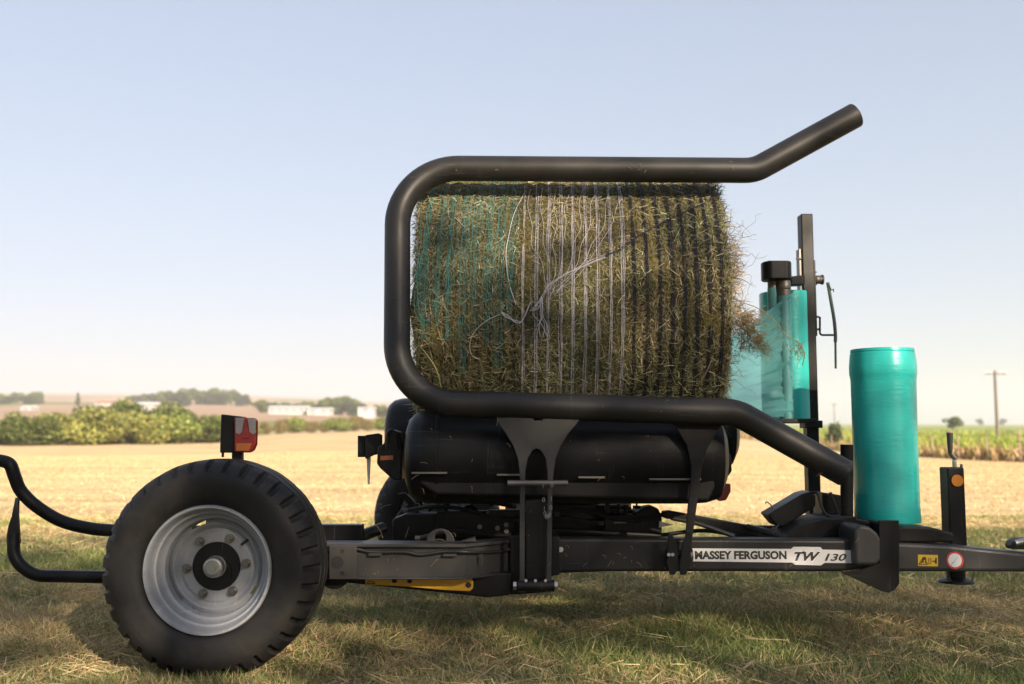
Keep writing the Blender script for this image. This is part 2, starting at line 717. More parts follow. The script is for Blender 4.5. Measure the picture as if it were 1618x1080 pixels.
M['grass'] = tinted('grass_blades', 0.6, 0.22, 0.25)
M['straw'] = tinted('straw_stalks', 0.65, 0.12, 0.3)
M['leaf'] = tinted('tree_leaves', 0.55, 0.25, 0.3)
M['hay'] = tinted('hay_stalks', 0.65, 0.12, 0.25)


def scatter(y0, y1, n, margin=1.0):
    y = np.sqrt(RNG.uniform(y0 * y0, y1 * y1, n))
    x = RNG.uniform(-1, 1, n) * (0.56 * y + margin)
    return x, y


def grass_patch(name, y0, y1, n, hmin, hmax, wid, label, dry0, dry1, flat=0.35, xr=None):
    x, y = scatter(y0, y1, n)
    if xr:
        x = RNG.uniform(xr[0], xr[1], n)
    keep = ~((x > cane_edge(y)) & (y > 18))
    x, y = x[keep], y[keep]
    n = len(x)
    z = height(x, y)
    cl = vnoise(x, y, 2.2, 1) * 0.6 + vnoise(x, y, 6.5, 2) * 0.4
    green = vnoise(x, y, 1.1, 4) * 0.65 + vnoise(x, y, 4.0, 6) * 0.35
    dry = dry0 + (dry1 - dry0) * np.clip((y - y0) / (y1 - y0), 0, 1)
    isdry = RNG.uniform(0, 1, n) < np.clip(dry + (0.52 - green) * 1.7, 0.04, 0.98)
    cg = palette(n, [(0.15, 0.19, 0.055), (0.22, 0.25, 0.085), (0.31, 0.31, 0.13), (0.10, 0.135, 0.04)], [4, 4, 2, 2])
    cd = palette(n, [(0.48, 0.38, 0.20), (0.60, 0.48, 0.27), (0.36, 0.27, 0.13), (0.24, 0.17, 0.09)], [5, 3, 3, 1])
    col = np.where(isdry[:, None], cd, cg)
    if y0 > 10:
        col = np.array([0.53, 0.40, 0.22])[None] * RNG.uniform(0.85, 1.12, (n, 1))
    a = RNG.uniform(0, 2 * np.pi, n)
    lie = isdry & (RNG.uniform(0, 1, n) < flat)
    tilt = np.where(lie, RNG.uniform(1.15, 1.55, n), np.abs(RNG.normal(0.35, 0.3, n)))
    d = np.stack([np.sin(tilt) * np.cos(a), np.sin(tilt) * np.sin(a), np.cos(tilt)], 1)
    L = (hmin + (hmax - hmin) * cl * RNG.uniform(0.45, 1.25, n)) * np.where(lie, 1.6, 1.0)
    bend = np.stack([np.cos(a), np.sin(a), np.full(n, -0.55)], 1) * (L * RNG.uniform(0.1, 0.5, n))[:, None]
    bend[lie] *= 0.15
    base = np.stack([x, y, z - 0.004 + np.where(lie, RNG.uniform(0.004, 0.03, n), 0)], 1)
    W = wid * RNG.uniform(0.6, 1.3, n)
    v, tr, ct = blades(base, d, bend, L, W, col)
    o = bpy.data.objects.new(name, tri_mesh(name, v, tr, ct, M['grass']))
    COL.objects.link(o)
    tag(o, label, 'grass', kind='stuff')


grass_patch('grass', 2.4, 5.6, 190000, 0.030, 0.130, 0.0038, 'short green and straw-coloured grass under the machine', 0.40, 0.34)
grass_patch('grass', 5.6, 10.5, 120000, 0.03, 0.085, 0.005, 'shaded green grass behind the machine', 0.24, 0.5)
grass_patch('stubble', 10.5, 42, 110000, 0.03, 0.075, 0.009, 'sunlit dry straw stubble of the open field', 0.95, 1.0, 0.5)

grass_patch('grass', 3.14, 3.345, 2600, 0.05, 0.13, 0.0036, 'tufts of longer grass at the foot of the near tyre', 0.25, 0.25, 0.15, (-1.42, -0.62))
grass_patch('grass', 3.75, 4.0, 1800, 0.05, 0.12, 0.0036, 'longer grass along the low tube left of the near tyre', 0.2, 0.2, 0.1, (-2.4, -1.3))

# ------------------------------------------------------------------ vegetation
def blob_leaves(n, lobes, size, cols, w, shell=0.55):
    """leaf quads spread through several overlapping ellipsoids; lobes: (cx,cy,cz,rx,ry,rz)"""
    lobes = np.array(lobes, float)
    vol = lobes[:, 3] * lobes[:, 4] * lobes[:, 5]
    k = RNG.choice(len(lobes), n, p=vol / vol.sum())
    L = lobes[k]
    d = RNG.normal(size=(n, 3))
    d /= np.linalg.norm(d, axis=1, keepdims=True)
    rad = shell + (1 - shell) * RNG.uniform(0, 1, n) ** 0.6
    rad *= 1 + RNG.normal(0, 0.07, n)
    p = L[:, :3] + d * L[:, 3:] * rad[:, None]
    nrm = d * 0.7 + RNG.normal(size=(n, 3)) * 0.6
    nrm /= np.linalg.norm(nrm, axis=1, keepdims=True)
    a = np.cross(nrm, RNG.normal(size=(n, 3)))
    a /= np.linalg.norm(a, axis=1, keepdims=True)
    b = np.cross(nrm, a)
    s = size * RNG.uniform(0.6, 1.35, n)[:, None]
    v = np.stack([p - a * s, p + b * s * 0.55, p + a * s, p - b * s * 0.55], 1).reshape(-1, 3)
    o = (np.arange(n) * 4)[:, None]
    tr = np.stack([o + [0, 1, 2], o + [0, 2, 3]], 1).reshape(-1, 3)
    lobecol = RNG.uniform(0.75, 1.25, len(lobes))[k][:, None]
    return v, tr, np.repeat(np.clip(palette(n, cols, w) * lobecol, 0, 1), 4, 0)


GREENS = ([(0.075, 0.105, 0.022), (0.11, 0.14, 0.03), (0.05, 0.075, 0.018), (0.15, 0.16, 0.04)], [4, 4, 3, 2])
BRIGHT = ([(0.16, 0.20, 0.04), (0.22, 0.25, 0.06), (0.11, 0.14, 0.03), (0.07, 0.095, 0.025)], [4, 4, 3, 2])
DARKS = ([(0.045, 0.065, 0.022), (0.06, 0.085, 0.028), (0.035, 0.05, 0.02)], [4, 3, 2])
YELLOWS = ([(0.24, 0.25, 0.06), (0.30, 0.29, 0.085), (0.17, 0.18, 0.045), (0.10, 0.12, 0.03)], [4, 3, 3, 2])
BROWNS = ([(0.20, 0.15, 0.06), (0.15, 0.13, 0.045), (0.26, 0.19, 0.09), (0.11, 0.11, 0.035)], [4, 3, 2, 3])

M['bark'] = plain('bark', (0.10, 0.075, 0.055), 0.9, 0, 0.35, 12)


def tree_proto(name, kind, h, wd, leaves, size, pal, seed):
    """a tree or bush at the origin, crown and trunk as two meshes; returns (crown mesh, trunk mesh)"""
    rr = random.Random(seed)
    lobes = []
    if kind == 'bush':
        for i in range(9):
            a = rr.uniform(0, 6.28)
            q = rr.uniform(0.0, 0.38) * wd
            z = rr.uniform(0.28, 0.72) * h
            lobes.append((q * math.cos(a), q * math.sin(a), z, wd * rr.uniform(0.2, 0.3), wd * rr.uniform(0.2, 0.3), h * rr.uniform(0.2, 0.3)))
        lobes.append((0, 0, 0.3 * h, wd * 0.42, wd * 0.42, h * 0.3))
        tz, tr_ = 0.4 * h, 0.06
    elif kind == 'round':
        for i in range(11):
            a = rr.uniform(0, 6.28)
            q = rr.uniform(0.05, 0.34) * wd
            z = rr.uniform(0.42, 0.82) * h
            lobes.append((q * math.cos(a), q * math.sin(a), z, wd * rr.uniform(0.17, 0.27), wd * rr.uniform(0.17, 0.27), h * rr.uniform(0.14, 0.22)))
        tz, tr_ = 0.55 * h, 0.035 * h
    else:                                   # tall narrow
        for i in range(9):
            z = (0.2 + 0.085 * i) * h
            q = 0.12 * wd
            a = rr.uniform(0, 6.28)
            s = (1 - 0.07 * i)
            lobes.append((q * math.cos(a), q * math.sin(a), z, wd * 0.4 * s, wd * 0.4 * s, h * 0.11))
        tz, tr_ = 0.5 * h, 0.02 * h
    v, tr, ct = blob_leaves(leaves, lobes, size, *pal)
    crown = tri_mesh('crown', v, tr, ct, M['leaf'])
    mb = MB()
    mb.tube([(0, 0, -0.3), (rr.uniform(-.1, .1), 0, tz * 0.5), (rr.uniform(-.2, .2), rr.uniform(-.2, .2), tz)], tr_, 8, rf=lambda s: 1.25 - 0.7 * s)
    for i in range(4):
        a = i * 1.6 + rr.uniform(-.4, .4)
        b0 = Vector((0, 0, tz * rr.uniform(0.55, 0.9)))
        e = b0 + Vector((math.cos(a) * wd * 0.26, math.sin(a) * wd * 0.26, h * 0.22))
        mb.tube([b0, (b0 + e) / 2 + Vector((0, 0, -0.03 * h)), e], tr_ * 0.5, 6, rf=lambda s: 1 - 0.7 * s)
    tm = bpy.data.meshes.new('trunk')
    tm.from_pydata(mb.v, [], mb.f)
    tm.polygons.foreach_set('use_smooth', mb.s)
    tm.materials.append(M['bark'])
    return crown, tm


def plant(name, proto, x, y, s, label, cat, group=None, sx=None, rz=None, sink=0.0):
    z = float(height(x, y)) - sink
    root = empty(name, (x, y, z))
    root.scale = (sx or s, sx or s, s)
    root.rotation_euler = (0, 0, random.uniform(0, 6.28) if rz is None else rz)
    for nm, m in (('crown', proto[0]), ('trunk', proto[1])):
        o = bpy.data.objects.new(nm, m)
        COL.objects.link(o)
        o.parent = root
    tag(root, label, cat, group)
    return root


ORD = ['leftmost', 'second', 'third', 'fourth', 'fifth', 'sixth', 'seventh', 'eighth', 'ninth', 'tenth', 'eleventh', 'twelfth', 'thirteenth', 'fourteenth', 'fifteenth', 'sixteenth', 'seventeenth', 'eighteenth', 'nineteenth', 'twentieth']

bushA = tree_proto('bush', 'bush', 3.4, 5.0, 4200, 0.16, BRIGHT, 1)
bushB = tree_proto('bush', 'bush', 3.9, 4.6, 4200, 0.16, GREENS, 2)
bushC = tree_proto('bush', 'bush', 3.0, 5.4, 4200, 0.15, BRIGHT, 3)
bushE = tree_proto('bush', 'bush', 3.6, 3.6, 3400, 0.15, YELLOWS, 12)
bushF = tree_proto('bush', 'bush', 3.5, 4.4, 3400, 0.16, YELLOWS, 13)
bushD = tree_proto('bush', 'bush', 3.0, 4.2, 2600, 0.14, BROWNS, 4)
treeA = tree_proto('tree', 'round', 11, 10, 3600, 0.38, DARKS, 5)
treeB = tree_proto('tree', 'round', 12, 12, 3600, 0.4, GREENS, 6)
treeC = tree_proto('tree', 'tall', 13, 5, 2600, 0.36, DARKS, 7)


def wx(px, Y):
    return (px - 809.0) / F * Y


# hedge of green bushes along the far edge of the field, left
hx = [-70, -22, 14, 48, 78, 112, 148, 178, 212, 246, 278, 312, 345, 372]
hs = [1.05, 1.0, .98, 1.12, 1.0, 1.22, 1.3, 1.22, 1.28, 1.16, 1.08, 1.1, 1.0, .95]
for i, px in enumerate(hx):
    Y = 92 + (i % 3) * 2.2 + (4 if i > 10 else 0)
    pr = (bushE, bushA, bushF, bushE, bushB, bushC)[(i * 5 + i // 3) % 6]
    if i == 0:
        lab = 'green bush cut off by the left picture edge, start of the hedge'
    else:
        lab = 'leafy green bush, %s from the left in the hedge behind the field' % ('first' if i == 1 else ORD[i - 1])
    plant('hedge_bush', pr, wx(px, Y), Y, (0.70, 0.80, 0.68, 0.84, 0.76, 0.98, 1.06, 0.88, 1.08, 0.9, 1.04, 0.82, 0.7, 0.55)[i], lab, 'bush', 'green hedge bushes at the far field edge', sx=hs[i] * 1.02)
# a second, taller and darker row showing over the first
for i, (px, s) in enumerate([(20, 1.05), (95, 1.1), (165, 1.3), (200, 1.25), (240, 1.3), (285, 1.15), (330, 1.05)]):
    plant('hedge_bush', bushB, wx(px, 104), 104, s * (0.62, 0.74, 0.9, 1.0, 0.84, 0.92, 0.7)[i], 'darker bush behind the hedge front, %s from the left' % ORD[i], 'bush', 'dark bushes behind the hedge front')
# dry brown scrub to the right of the hedge
bx_ = [398, 420, 445, 468, 492, 515, 538, 560, 582, 604, 626]
for i, px in enumerate(bx_):
    Y = 128 + (i % 2) * 7
    plant('scrub_bush', bushD if i % 3 else bushC, wx(px, Y), Y, 0.55 + 0.22 * ((i * 5) % 4) / 3, 'brownish dry scrub bush, %s from the left in the row by the wheel lamp' % ORD[i], 'bush', 'dry scrub right of the hedge')
for i, (px, Y) in enumerate([(1168, 150), (1186, 160), (1204, 148)]):
    plant('scrub_bush', bushD, wx(px, Y), Y, 0.95, 'small dry scrub bush seen below the pipe end, %s' % ('left of three', 'middle of three', 'right of three')[i], 'bush', 'scrub seen below the pipe')
plant('field_shrub', tree_proto('shrub', 'bush', 2.5, 1.9, 900, 0.13, DARKS, 9), wx(1316, 70), 70, 0.9, 'dark lone shrub between the mast and the spare film roll', 'shrub')

# far trees, in clumps along the ridges
far = []
for px in (-25, -5, 12, 27, 44, 58):
    far.append((px, 620 + random.uniform(-40, 40), 0.62 + random.uniform(-.1, .15), 'hazy tree in the far clump at the left picture edge', 'far trees at the left edge'))
for px in (215, 232, 250, 268, 285, 303, 318, 334, 350, 366, 382):
    far.append((px, 640 + random.uniform(-50, 50), 0.72 + 0.35 * math.exp(-((px - 320) / 60) ** 2) + random.uniform(-.1, .1), 'grey-green hazy tree in the far wood behind the wheel lamp', 'far wood above the hedge'))
for px in (412, 428, 446, 464, 482, 500, 517, 534, 550, 566):
    far.append((px, 470 + random.uniform(-30, 30), 0.52 + 0.32 * math.exp(-((px - 540) / 30) ** 2) + random.uniform(-.06, .06), 'dark green tree in the clump behind the long white shed', 'trees behind the long white shed'))
for px in (598, 612, 634):
    far.append((px, 430, 0.52, 'dark rounded tree just left of the bale frame', 'far trees left of the bale'))
cnt = {}
for i, (px, Y, s, lab, grp) in enumerate(far):
    k = cnt.get(grp, 0)
    cnt[grp] = k + 1
    lab = lab + ', ' + ORD[k] + ('' if k == 0 else ' from left')
    plant('far_tree', (treeA, treeB)[i % 2], wx(px, Y), Y, s * 1.25, lab, 'tree', grp, sx=s * 1.4, sink=s * 4.4)
plant('far_tree', treeC, wx(124, 560), 560, 0.62, 'tall thin tree standing alone on the far left ridge', 'tree')
plant('field_tree', treeB, wx(1503, 240), 240, 0.33, 'dark round tree standing in the cane behind the jack crank', 'tree', sx=0.44)
for i, px in enumerate((1546, 1582)):
    plant('far_tree', treeA, wx(px, 900), 900, 0.7, ('pale distant tree just left of the utility pole', 'pale distant tree just right of the utility pole')[i], 'tree')

# cane field on the right
n = 26000
y = 26 + (230 - 26) * RNG.uniform(0, 1, n) ** 2.0
e = cane_edge(y)
x = e - 0.7 + RNG.uniform(0, 1, n) ** 1.6 * (8 + 0.55 * y)
z = height(x, y)
edge = np.clip(1.25 - (x - e) / 2.6, 0, 1)
hgt = (0.85 + 0.4 * vnoise(x, y, 0.5, 8)) * RNG.uniform(0.75, 1.15, n) * (1 - 0.35 * edge)
a = RNG.uniform(0, 2 * np.pi, n)
d = np.stack([0.18 * np.cos(a), 0.18 * np.sin(a), np.ones(n)], 1)
d /= np.linalg.norm(d, axis=1, keepdims=True)
bend = np.stack([np.cos(a), np.sin(a), np.full(n, -0.5)], 1) * (hgt * RNG.uniform(0.1, 0.45, n))[:, None]
cg = palette(n, [(0.22, 0.28, 0.04), (0.29, 0.34, 0.055), (0.17, 0.22, 0.035)], [4, 3, 3])
cd = palette(n, [(0.30, 0.20, 0.09), (0.38, 0.28, 0.14), (0.19, 0.13, 0.06)], [4, 3, 2])
dryc = RNG.uniform(0, 1, n) < (0.06 + 0.9 * edge)
v, tr, ct = blades(np.stack([x, y, z], 1), d, bend, hgt, 0.05 + 0.0012 * y, np.where(dryc[:, None], cd, cg))
# the lower third of every stalk is dry leaf
ct = ct.reshape(n, 5, 3)
ct[:, :2] = cd[:, None, :]
o = bpy.data.objects.new('cane', tri_mesh('cane', v, tr, ct.reshape(-1, 3), M['grass']))
COL.objects.link(o)
tag(o, 'bright green sugar cane with dry brown edge beyond the stubble on the right', 'crop', kind='stuff')

# fence along the cane
fence = empty('wire_fence', (float(cane_edge(45)) - 1.2, 45, float(height(20, 45))))
tag(fence, 'low wire fence of wooden posts along the cane field', 'fence')
M['post'] = plain('weathered_post', (0.26, 0.19, 0.14), 0.9, 0, 0.3, 9)
pm = MB().tube([(0, 0, -0.2), (0.01, 0, 0.5), (0, 0.01, 1.15)], 0.036, 7, rf=lambda s: 1.1 - 0.2 * s)
pmesh = bpy.data.meshes.new('post')
pmesh.from_pydata(pm.v, [], pm.f)
pmesh.polygons.foreach_set('use_smooth', pm.s)
pmesh.materials.append(M['post'])
tops = []
for i in range(26):
    yy = 30 + i * 2.1 + (i * i) * 0.04
    xx = float(cane_edge(yy)) - 0.9
    zz = float(height(xx, yy))
    o = bpy.data.objects.new('post', pmesh)
    COL.objects.link(o)
    o.rotation_euler = (random.uniform(-.06, .06), random.uniform(-.06, .06), random.uniform(0, 6))
    s = random.uniform(0.85, 1.15)
    o.scale = (1, 1, s)
    link(o, fence, (xx, yy, zz))
    tops.append(Vector((xx, yy, zz)))
for hz in (0.45, 0.8, 1.05):
    build(MB().tube([p + Vector((0, 0, hz)) for p in tops], 0.006, 4), 'wire', M['steel'], fence)


def utility_pole(px, Y, h, label):
    xx = wx(px, Y)
    zz = float(height(xx, Y))
    root = empty('utility_pole', (xx, Y, zz))
    tag(root, label, 'utility pole', 'utility poles on the right')
    M.setdefault('pole', plain('pole_wood', (0.13, 0.10, 0.08), 0.9, 0, 0.3, 3))
    build(MB().tube([(xx, Y, zz - 0.3), (xx, Y, zz + h)], 0.17, 10, rf=lambda s: 1.15 - 0.35 * s), 'pole', M['pole'], root)
    build(MB().box((xx - 1.15, Y - 0.28, zz + h - 0.45), (xx + 1.15, Y - 0.16, zz + h - 0.3)), 'crossarm', M['pole'], root, 0.01)
    for dx in (-1.05, -0.5, 0.5, 1.05):
        build(MB().lathe([(0.0, 0), (0.07, 0.0), (0.09, 0.1), (0.05, 0.14), (0.07, 0.2), (0.0, 0.26)], (xx + dx, Y - 0.22, zz + h - 0.298), 'Z', 8), 'insulator', M['white'], root)


utility_pole(1573, 110, 8.0, 'wooden utility pole with crossarm beyond the jack, near the right edge')
utility_pole(1317, 330, 9.0, 'faint distant utility pole between the mast and spare roll')

# white farm sheds on the far rise
M['shed_wall'] = plain('white_shed_wall', (0.40, 0.385, 0.37), 0.7, 0, 0.12, 0.4)
M['shed_roof'] = plain('pale_metal_roof', (0.48, 0.48, 0.49), 0.5, 0, 0.1, 0.3)
M['tile_roof'] = plain('red_clay_roof', (0.33, 0.15, 0.10), 0.8, 0, 0.15, 0.5)
M['door'] = plain('shed_door', (0.22, 0.23, 0.24), 0.6)


def shed(x0, x1, ytop, ybase, Y, dep, roof, label, ndoor=2):
    a = wx(x0, Y)
    b = wx(x1, Y)
    base = P(x0, ybase, Y).z
    top = P(x0, ytop, Y).z
    h = top - base
    ew = base + h * 0.62
    root = empty('farm_shed', ((a + b) / 2, Y, base))
    tag(root, label, 'shed', 'sheds on the far rise')
    build(MB().box((a, Y, base - 6), (b, Y + dep, ew)), 'wall', M['shed_wall'], root)
    ym = Y + dep / 2
    o_ = 0.5
    build(MB().extr([(a - o_, Y - o_, ew + 0.02), (a - o_, ym, top), (a - o_, Y + dep + o_, ew + 0.02)], Vector((b - a + 2 * o_, 0, 0))), 'roof', roof, root)
    for i in range(ndoor):
        cx = a + (b - a) * (i + 0.5) / ndoor
        build(MB().box((cx - 1.1, Y - 0.06, base - 0.5), (cx + 1.1, Y - 0.01, base + h * 0.5)), 'door', M['door'], root)


shed(205, 243, 634, 647, 420, 12, M['shed_roof'], 'white shed with pale roof above the hedge, nearest the wheel lamp on its left')
shed(425, 483, 640, 650, 400, 10, M['shed_roof'], 'long low white shed right of the wheel lamp', 5)
shed(486, 521, 643, 652, 396, 10, M['shed_roof'], 'shorter white shed touching the right end of the long one')
shed(566, 590, 642, 650, 380, 8, M['shed_roof'], 'small white shed just left of the bale frame', 1)
shed(150, 204, 632, 643, 470, 14, M['tile_roof'], 'low shed with reddish roof left of the white shed', 3)
shed(34, 50, 640, 649, 440, 8, M['shed_roof'], 'tiny white shed near the left picture edge', 1)

# unseen tree line added behind the camera, its leaf density shaped for the shade
TL = 13.5
XA, XB = -14.0, 40.0


def canopy(n, z0, z1, s, thin):
    """leaves of the row between two heights; thin: leaves get sparser towards the top"""
    x = RNG.uniform(XA, XB, n)
    amp = 1.0 if thin else 0.4
    top = z1 + amp * (vnoise(x, x * 0, 0.35, 21) - 0.5) + 0.4 * amp * (vnoise(x, x * 0, 1.3, 22) - 0.5)
    q = RNG.uniform(0, 1, n)
    if thin:
        q = 1 - np.sqrt(q)
    z = z0 + (top - z0) * q
    keep = vnoise(x, z, 0.9, 23) * 0.6 + vnoise(x, z, 2.6, 24) * 0.4 > 0.0
    x, z = x[keep], z[keep]
    n = len(x)
    p = np.stack([x, -TL + RNG.normal(0, 0.9, n), z], 1)
    nr = RNG.normal(size=(n, 3))
    nr /= np.linalg.norm(nr, axis=1, keepdims=True)
    a = np.cross(nr, RNG.normal(size=(n, 3)))
    a /= np.linalg.norm(a, axis=1, keepdims=True)
    b = np.cross(nr, a)
    sz = s * RNG.uniform(0.6, 1.35, n)[:, None]
    v = np.stack([p - a * sz, p + b * sz * 0.55, p + a * sz, p - b * sz * 0.55], 1).reshape(-1, 3)
    o = (np.arange(n) * 4)[:, None]
    tr = np.stack([o + [0, 1, 2], o + [0, 2, 3]], 1).reshape(-1, 3)
    return v, tr, np.repeat(palette(n, *GREENS), 4, 0)


v1, t1, c1 = canopy(38000, 8.5, 10.5, 0.08, True)
v2, t2, c2 = canopy(42000, 1.6, 8.7, 0.13, False)
o = bpy.data.objects.new('tree_line', tri_mesh('tree_line', np.concatenate([v1, v2]), np.concatenate([t1, t2 + len(v1)]), np.concatenate([c1, c2]), M['leaf']))
COL.objects.link(o)
tag(o, 'long leafy row of unseen trees added behind the photographer to shade the near grass', 'trees', kind='stuff')

# ------------------------------------------------------------------ the bale wrapper
wrap = empty('bale_wrapper', (0.4, 3.9, 0.0))
tag(wrap, 'black trailed bale wrapper with tube loading arm and two grey-rimmed wheels', 'bale wrapper')
YB = 3.88          # front face of the long main beam
YT = 3.72          # front face of the arm bracket


def lathe_ring(prof, org, sgn, seg, mod=None, skip=None):
    """lathe about Y with a modulation of each point: mod(i, k) -> (dr, dy)"""
    ox, oy, oz = org
    vs_, fs = [], []
    m = len(prof)
    for k in range(seg):
        a = 2 * math.pi * k / seg
        for i, (r, h) in enumerate(prof):
            dr, dy = mod(i, k) if mod else (0, 0)
            vs_.append((ox + (r + dr) * math.cos(a), oy + sgn * (h + dy), oz + (r + dr) * math.sin(a)))
    for k in range(seg):
        k2 = (k + 1) % seg
        for i in range(m - 1):
            if skip and skip(i, k):
                continue
            fs.append((k * m + i, k * m + i + 1, k2 * m + i + 1, k2 * m + i))
    return MB().add(vs_, fs, True)


def make_wheel(org, sgn, label=None):
    w = empty('wheel', (org[0], org[1] + sgn * 0.11, org[2]))
    w.parent = wrap
    w.location = Vector((org[0], org[1] + sgn * 0.11, org[2])) - WORLD[wrap.name]
    WORLD[w.name] = Vector((org[0], org[1] + sgn * 0.11, org[2]))
    if label:
        w['label'] = label
    # tyre: sidewall, shoulder lugs, ribs with zigzag grooves
    side = [(0.206, 0.016), (0.217, -0.004), (0.232, -0.018), (0.248, -0.0235), (0.256, -0.0255), (0.266, -0.0275), (0.286, -0.030), (0.306, -0.030), (0.312, -0.027), (0.322, -0.024)]
    sh = [(0.334, -0.016), (0.346, -0.004), (0.355, 0.010), (0.360, 0.026)]
    tr_ = []
    flags = []
    for a, b in ((0.056, 0.070), (0.121, 0.135), (0.186, 0.200)):
        tr_ += [(a, 0), (a + 0.002, 1), (b - 0.002, 1), (b, 0)]
    crown = lambda h: 0.362 + 0.005 * (1 - ((h - 0.128) / 0.115) ** 2)
    prof = side + sh
    ns = len(prof)
    grooved = {}
    for h, gflag in tr_:
        grooved[len(prof)] = gflag
        prof.append((crown(h) - (0.014 if gflag else 0), h))
    mir = [(r, 0.256 - h) for r, h in reversed(side + sh)]
    nm = len(prof)
    prof = prof + mir
    seg = 252

    def mod(i, k):
        q = k % 7
        lug = -0.019 if q in (0, 1) else 0.0
        if len(side) <= i < ns:
            j = i - len(side)
            return (lug * (0.55 if j == 0 else 1.0), 0.005 if (j == 0 and q in (0, 1)) else 0)
        if nm <= i < nm + len(sh):
            j = nm + len(sh) - 1 - i
            q2 = (k + 3) % 7
            return ((-0.019 if q2 in (0, 1) else 0) * (0.55 if j == 0 else 1.0), 0)
        if i in grooved:
            ph = (k % 14) / 14.0
            tri = abs(ph * 2 - 1) * 2 - 1
            return (0, 0.007 * tri)
        if i in (4, 8):
            return (0.0015, 0)
        return (0, 0)
    mb = lathe_ring(prof, org, sgn, seg, mod)
    zmin = org[2]
    nv_ = []
    for p in mb.v:                                   # slight flattening where it stands
        z = p[2]
        if z < 0.012:
            z = 0.012 + (z - 0.012) * 0.3
        nv_.append((p[0], p[1], z))
    mb.v = nv_
    build(mb, 'tyre', M['tyre'], w)
    # rim barrel
    rp = [(0.214, 0.018), (0.222, 0.008), (0.2245, -0.004), (0.221, -0.012), (0.214, -0.012), (0.209, -0.004), (0.206, 0.010), (0.2045, 0.026), (0.199, 0.034), (0.193, 0.036), (0.189, 0.046), (0.187, 0.058), (0.180, 0.066), (0.174, 0.070), (0.170, 0.082), (0.168, 0.150), (0.185, 0.185), (0.205, 0.21), (0.214, 0.235), (0.22, 0.262)]
    rp = [(r_ * 0.96, h_) for r_, h_ in rp]
    rim = build(lathe_ring(rp, org, sgn, 96), 'rim', M['silver'], w)

    def slot(i, k):
        return i == 0 and k in (28, 29, 30, 31, 32, 60, 61, 62, 63, 86, 87, 88)
    dp = [(0.1690, 0.104), (0.1560, 0.092), (0.1500, 0.0895), (0.1450, 0.093), (0.1400, 0.103), (0.1330, 0.108), (0.1270, 0.107), (0.1220, 0.104), (0.0700, 0.104)]
    dp = [(r_ * 0.96, h_) for r_, h_ in dp]
    build(lathe_ring(dp, org, sgn, 96, skip=slot), 'wheel_disc', M['silver'], w)
    o3 = (org[0], org[1] + sgn * 0.0, org[2])
    build(lathe_ring([(0.082, 0.106), (0.082, 0.098), (0.080, 0.0955), (0.034, 0.0955)], o3, sgn, 64), 'hub', M['black'], w)
    build(lathe_ring([(0.037, 0.10), (0.037, 0.086), (0.034, 0.083), (0.034, 0.058), (0.031, 0.054), (0.024, 0.052), (0.0225, 0.054), (0.012, 0.054), (0.011, 0.0515), (0.0, 0.0515)], o3, sgn, 48), 'hub_cap', M['zinc'], w)
    for k in range(6):
        a = math.radians(5 + 60 * k)
        cx, cz = org[0] + 0.1025 * math.cos(a), org[2] + 0.1025 * math.sin(a)
        nb = MB()
        nb.lathe([(0.0, 0), (0.0165, 0), (0.0165, 0.004), (0.0135, 0.008)], (cx, org[1] + sgn * 0.104 - (0.008 if sgn > 0 else 0), cz), 'Y', 20)
        y0 = org[1] + sgn * 0.100
        hexp = [(cx + 0.0125 * math.cos(a + j * math.pi / 3), y0, cz + 0.0125 * math.sin(a + j * math.pi / 3)) for j in range(6)]
        nb.extr(hexp, Vector((0, -sgn * 0.018, 0)))
        nb.cyl((cx, y0 - sgn * 0.016, cz), (cx, y0 - sgn * 0.027, cz), 0.0068, 12)
        build(nb, 'wheel_nut', M['nut'], w)
    a = math.radians(40)
    p0 = Vector((org[0] + 0.150 * math.cos(a), org[1] + sgn * 0.10, org[2] + 0.150 * math.sin(a)))
    p1 = p0 + Vector((-0.034 * math.cos(a), -sgn * 0.022, -0.034 * math.sin(a)))
    build(MB().cyl(p0, p1, 0.0048, 10), 'valve_stem', M['rubber_hose'], w)
    return w


WC = P(328, 901, 3.38)
WC.z = 0.388
make_wheel((WC.x, 3.38, 0.388), 1)
FC = P(690, 815, 5.86)
make_wheel((FC.x, 6.08, 0.366), -1)

# tube loading arm (big C-shaped pipe)
pth = [P(1351, 182, 3.94), P(1192, 269, 3.955), P(628.5, 265, 3.955), P(627, 635, 3.78), P(1163, 651, 3.78), P(1335, 747, 3.74)]
path = fillet(pth, [0.15, 0.24, 0.24, 0.17], 16)
arm = MB().tube(path, 0.0512, 28, caps=False)
for end, nxt in ((path[0], path[1]), (path[-1], path[-2])):
    d_ = (end - nxt).normalized()
    arm.tube([end, end + d_ * 0.004, end + d_ * 0.007], 0.0512, 28, rf=lambda s: 1 - 0.16 * s * s)
arm_o = build(arm, 'loading_arm', M['pipe'], wrap)

# arm bracket: Y-shaped plate with two long legs
ypl = [(783, 657), (843, 657), (843, 664), (857, 664), (857, 657), (919, 659), (909, 672), (897, 686), (886, 704), (878, 724), (875, 745), (873, 765), (872, 850), (871, 936), (863, 936), (864, 850), (865.5, 765), (865, 745), (862, 724), (855, 712), (848, 708), (841, 712), (834, 724), (830, 745), (829.5, 765), (829, 850), (829, 936), (821, 936), (821, 850), (822, 765), (821, 745), (818, 724), (811, 704), (800, 686), (789, 670)]
br = build(MB().prism(ypl, YT + 0.04, 0.012), 'arm_bracket', M['grey'], wrap, 0.002)
build(MB().prism([(831, 790), (863, 790), (863, 934), (831, 934)], YT + 0.09, 0.05), 'pivot_post', M['black'], wrap, 0.004)
pin = build(MB().cyl(P(802, 763, YT + 0.02), P(897, 763, YT + 0.02), 0.0115, 14), 'lock_pin', M['steel'], wrap)
ch = MB()
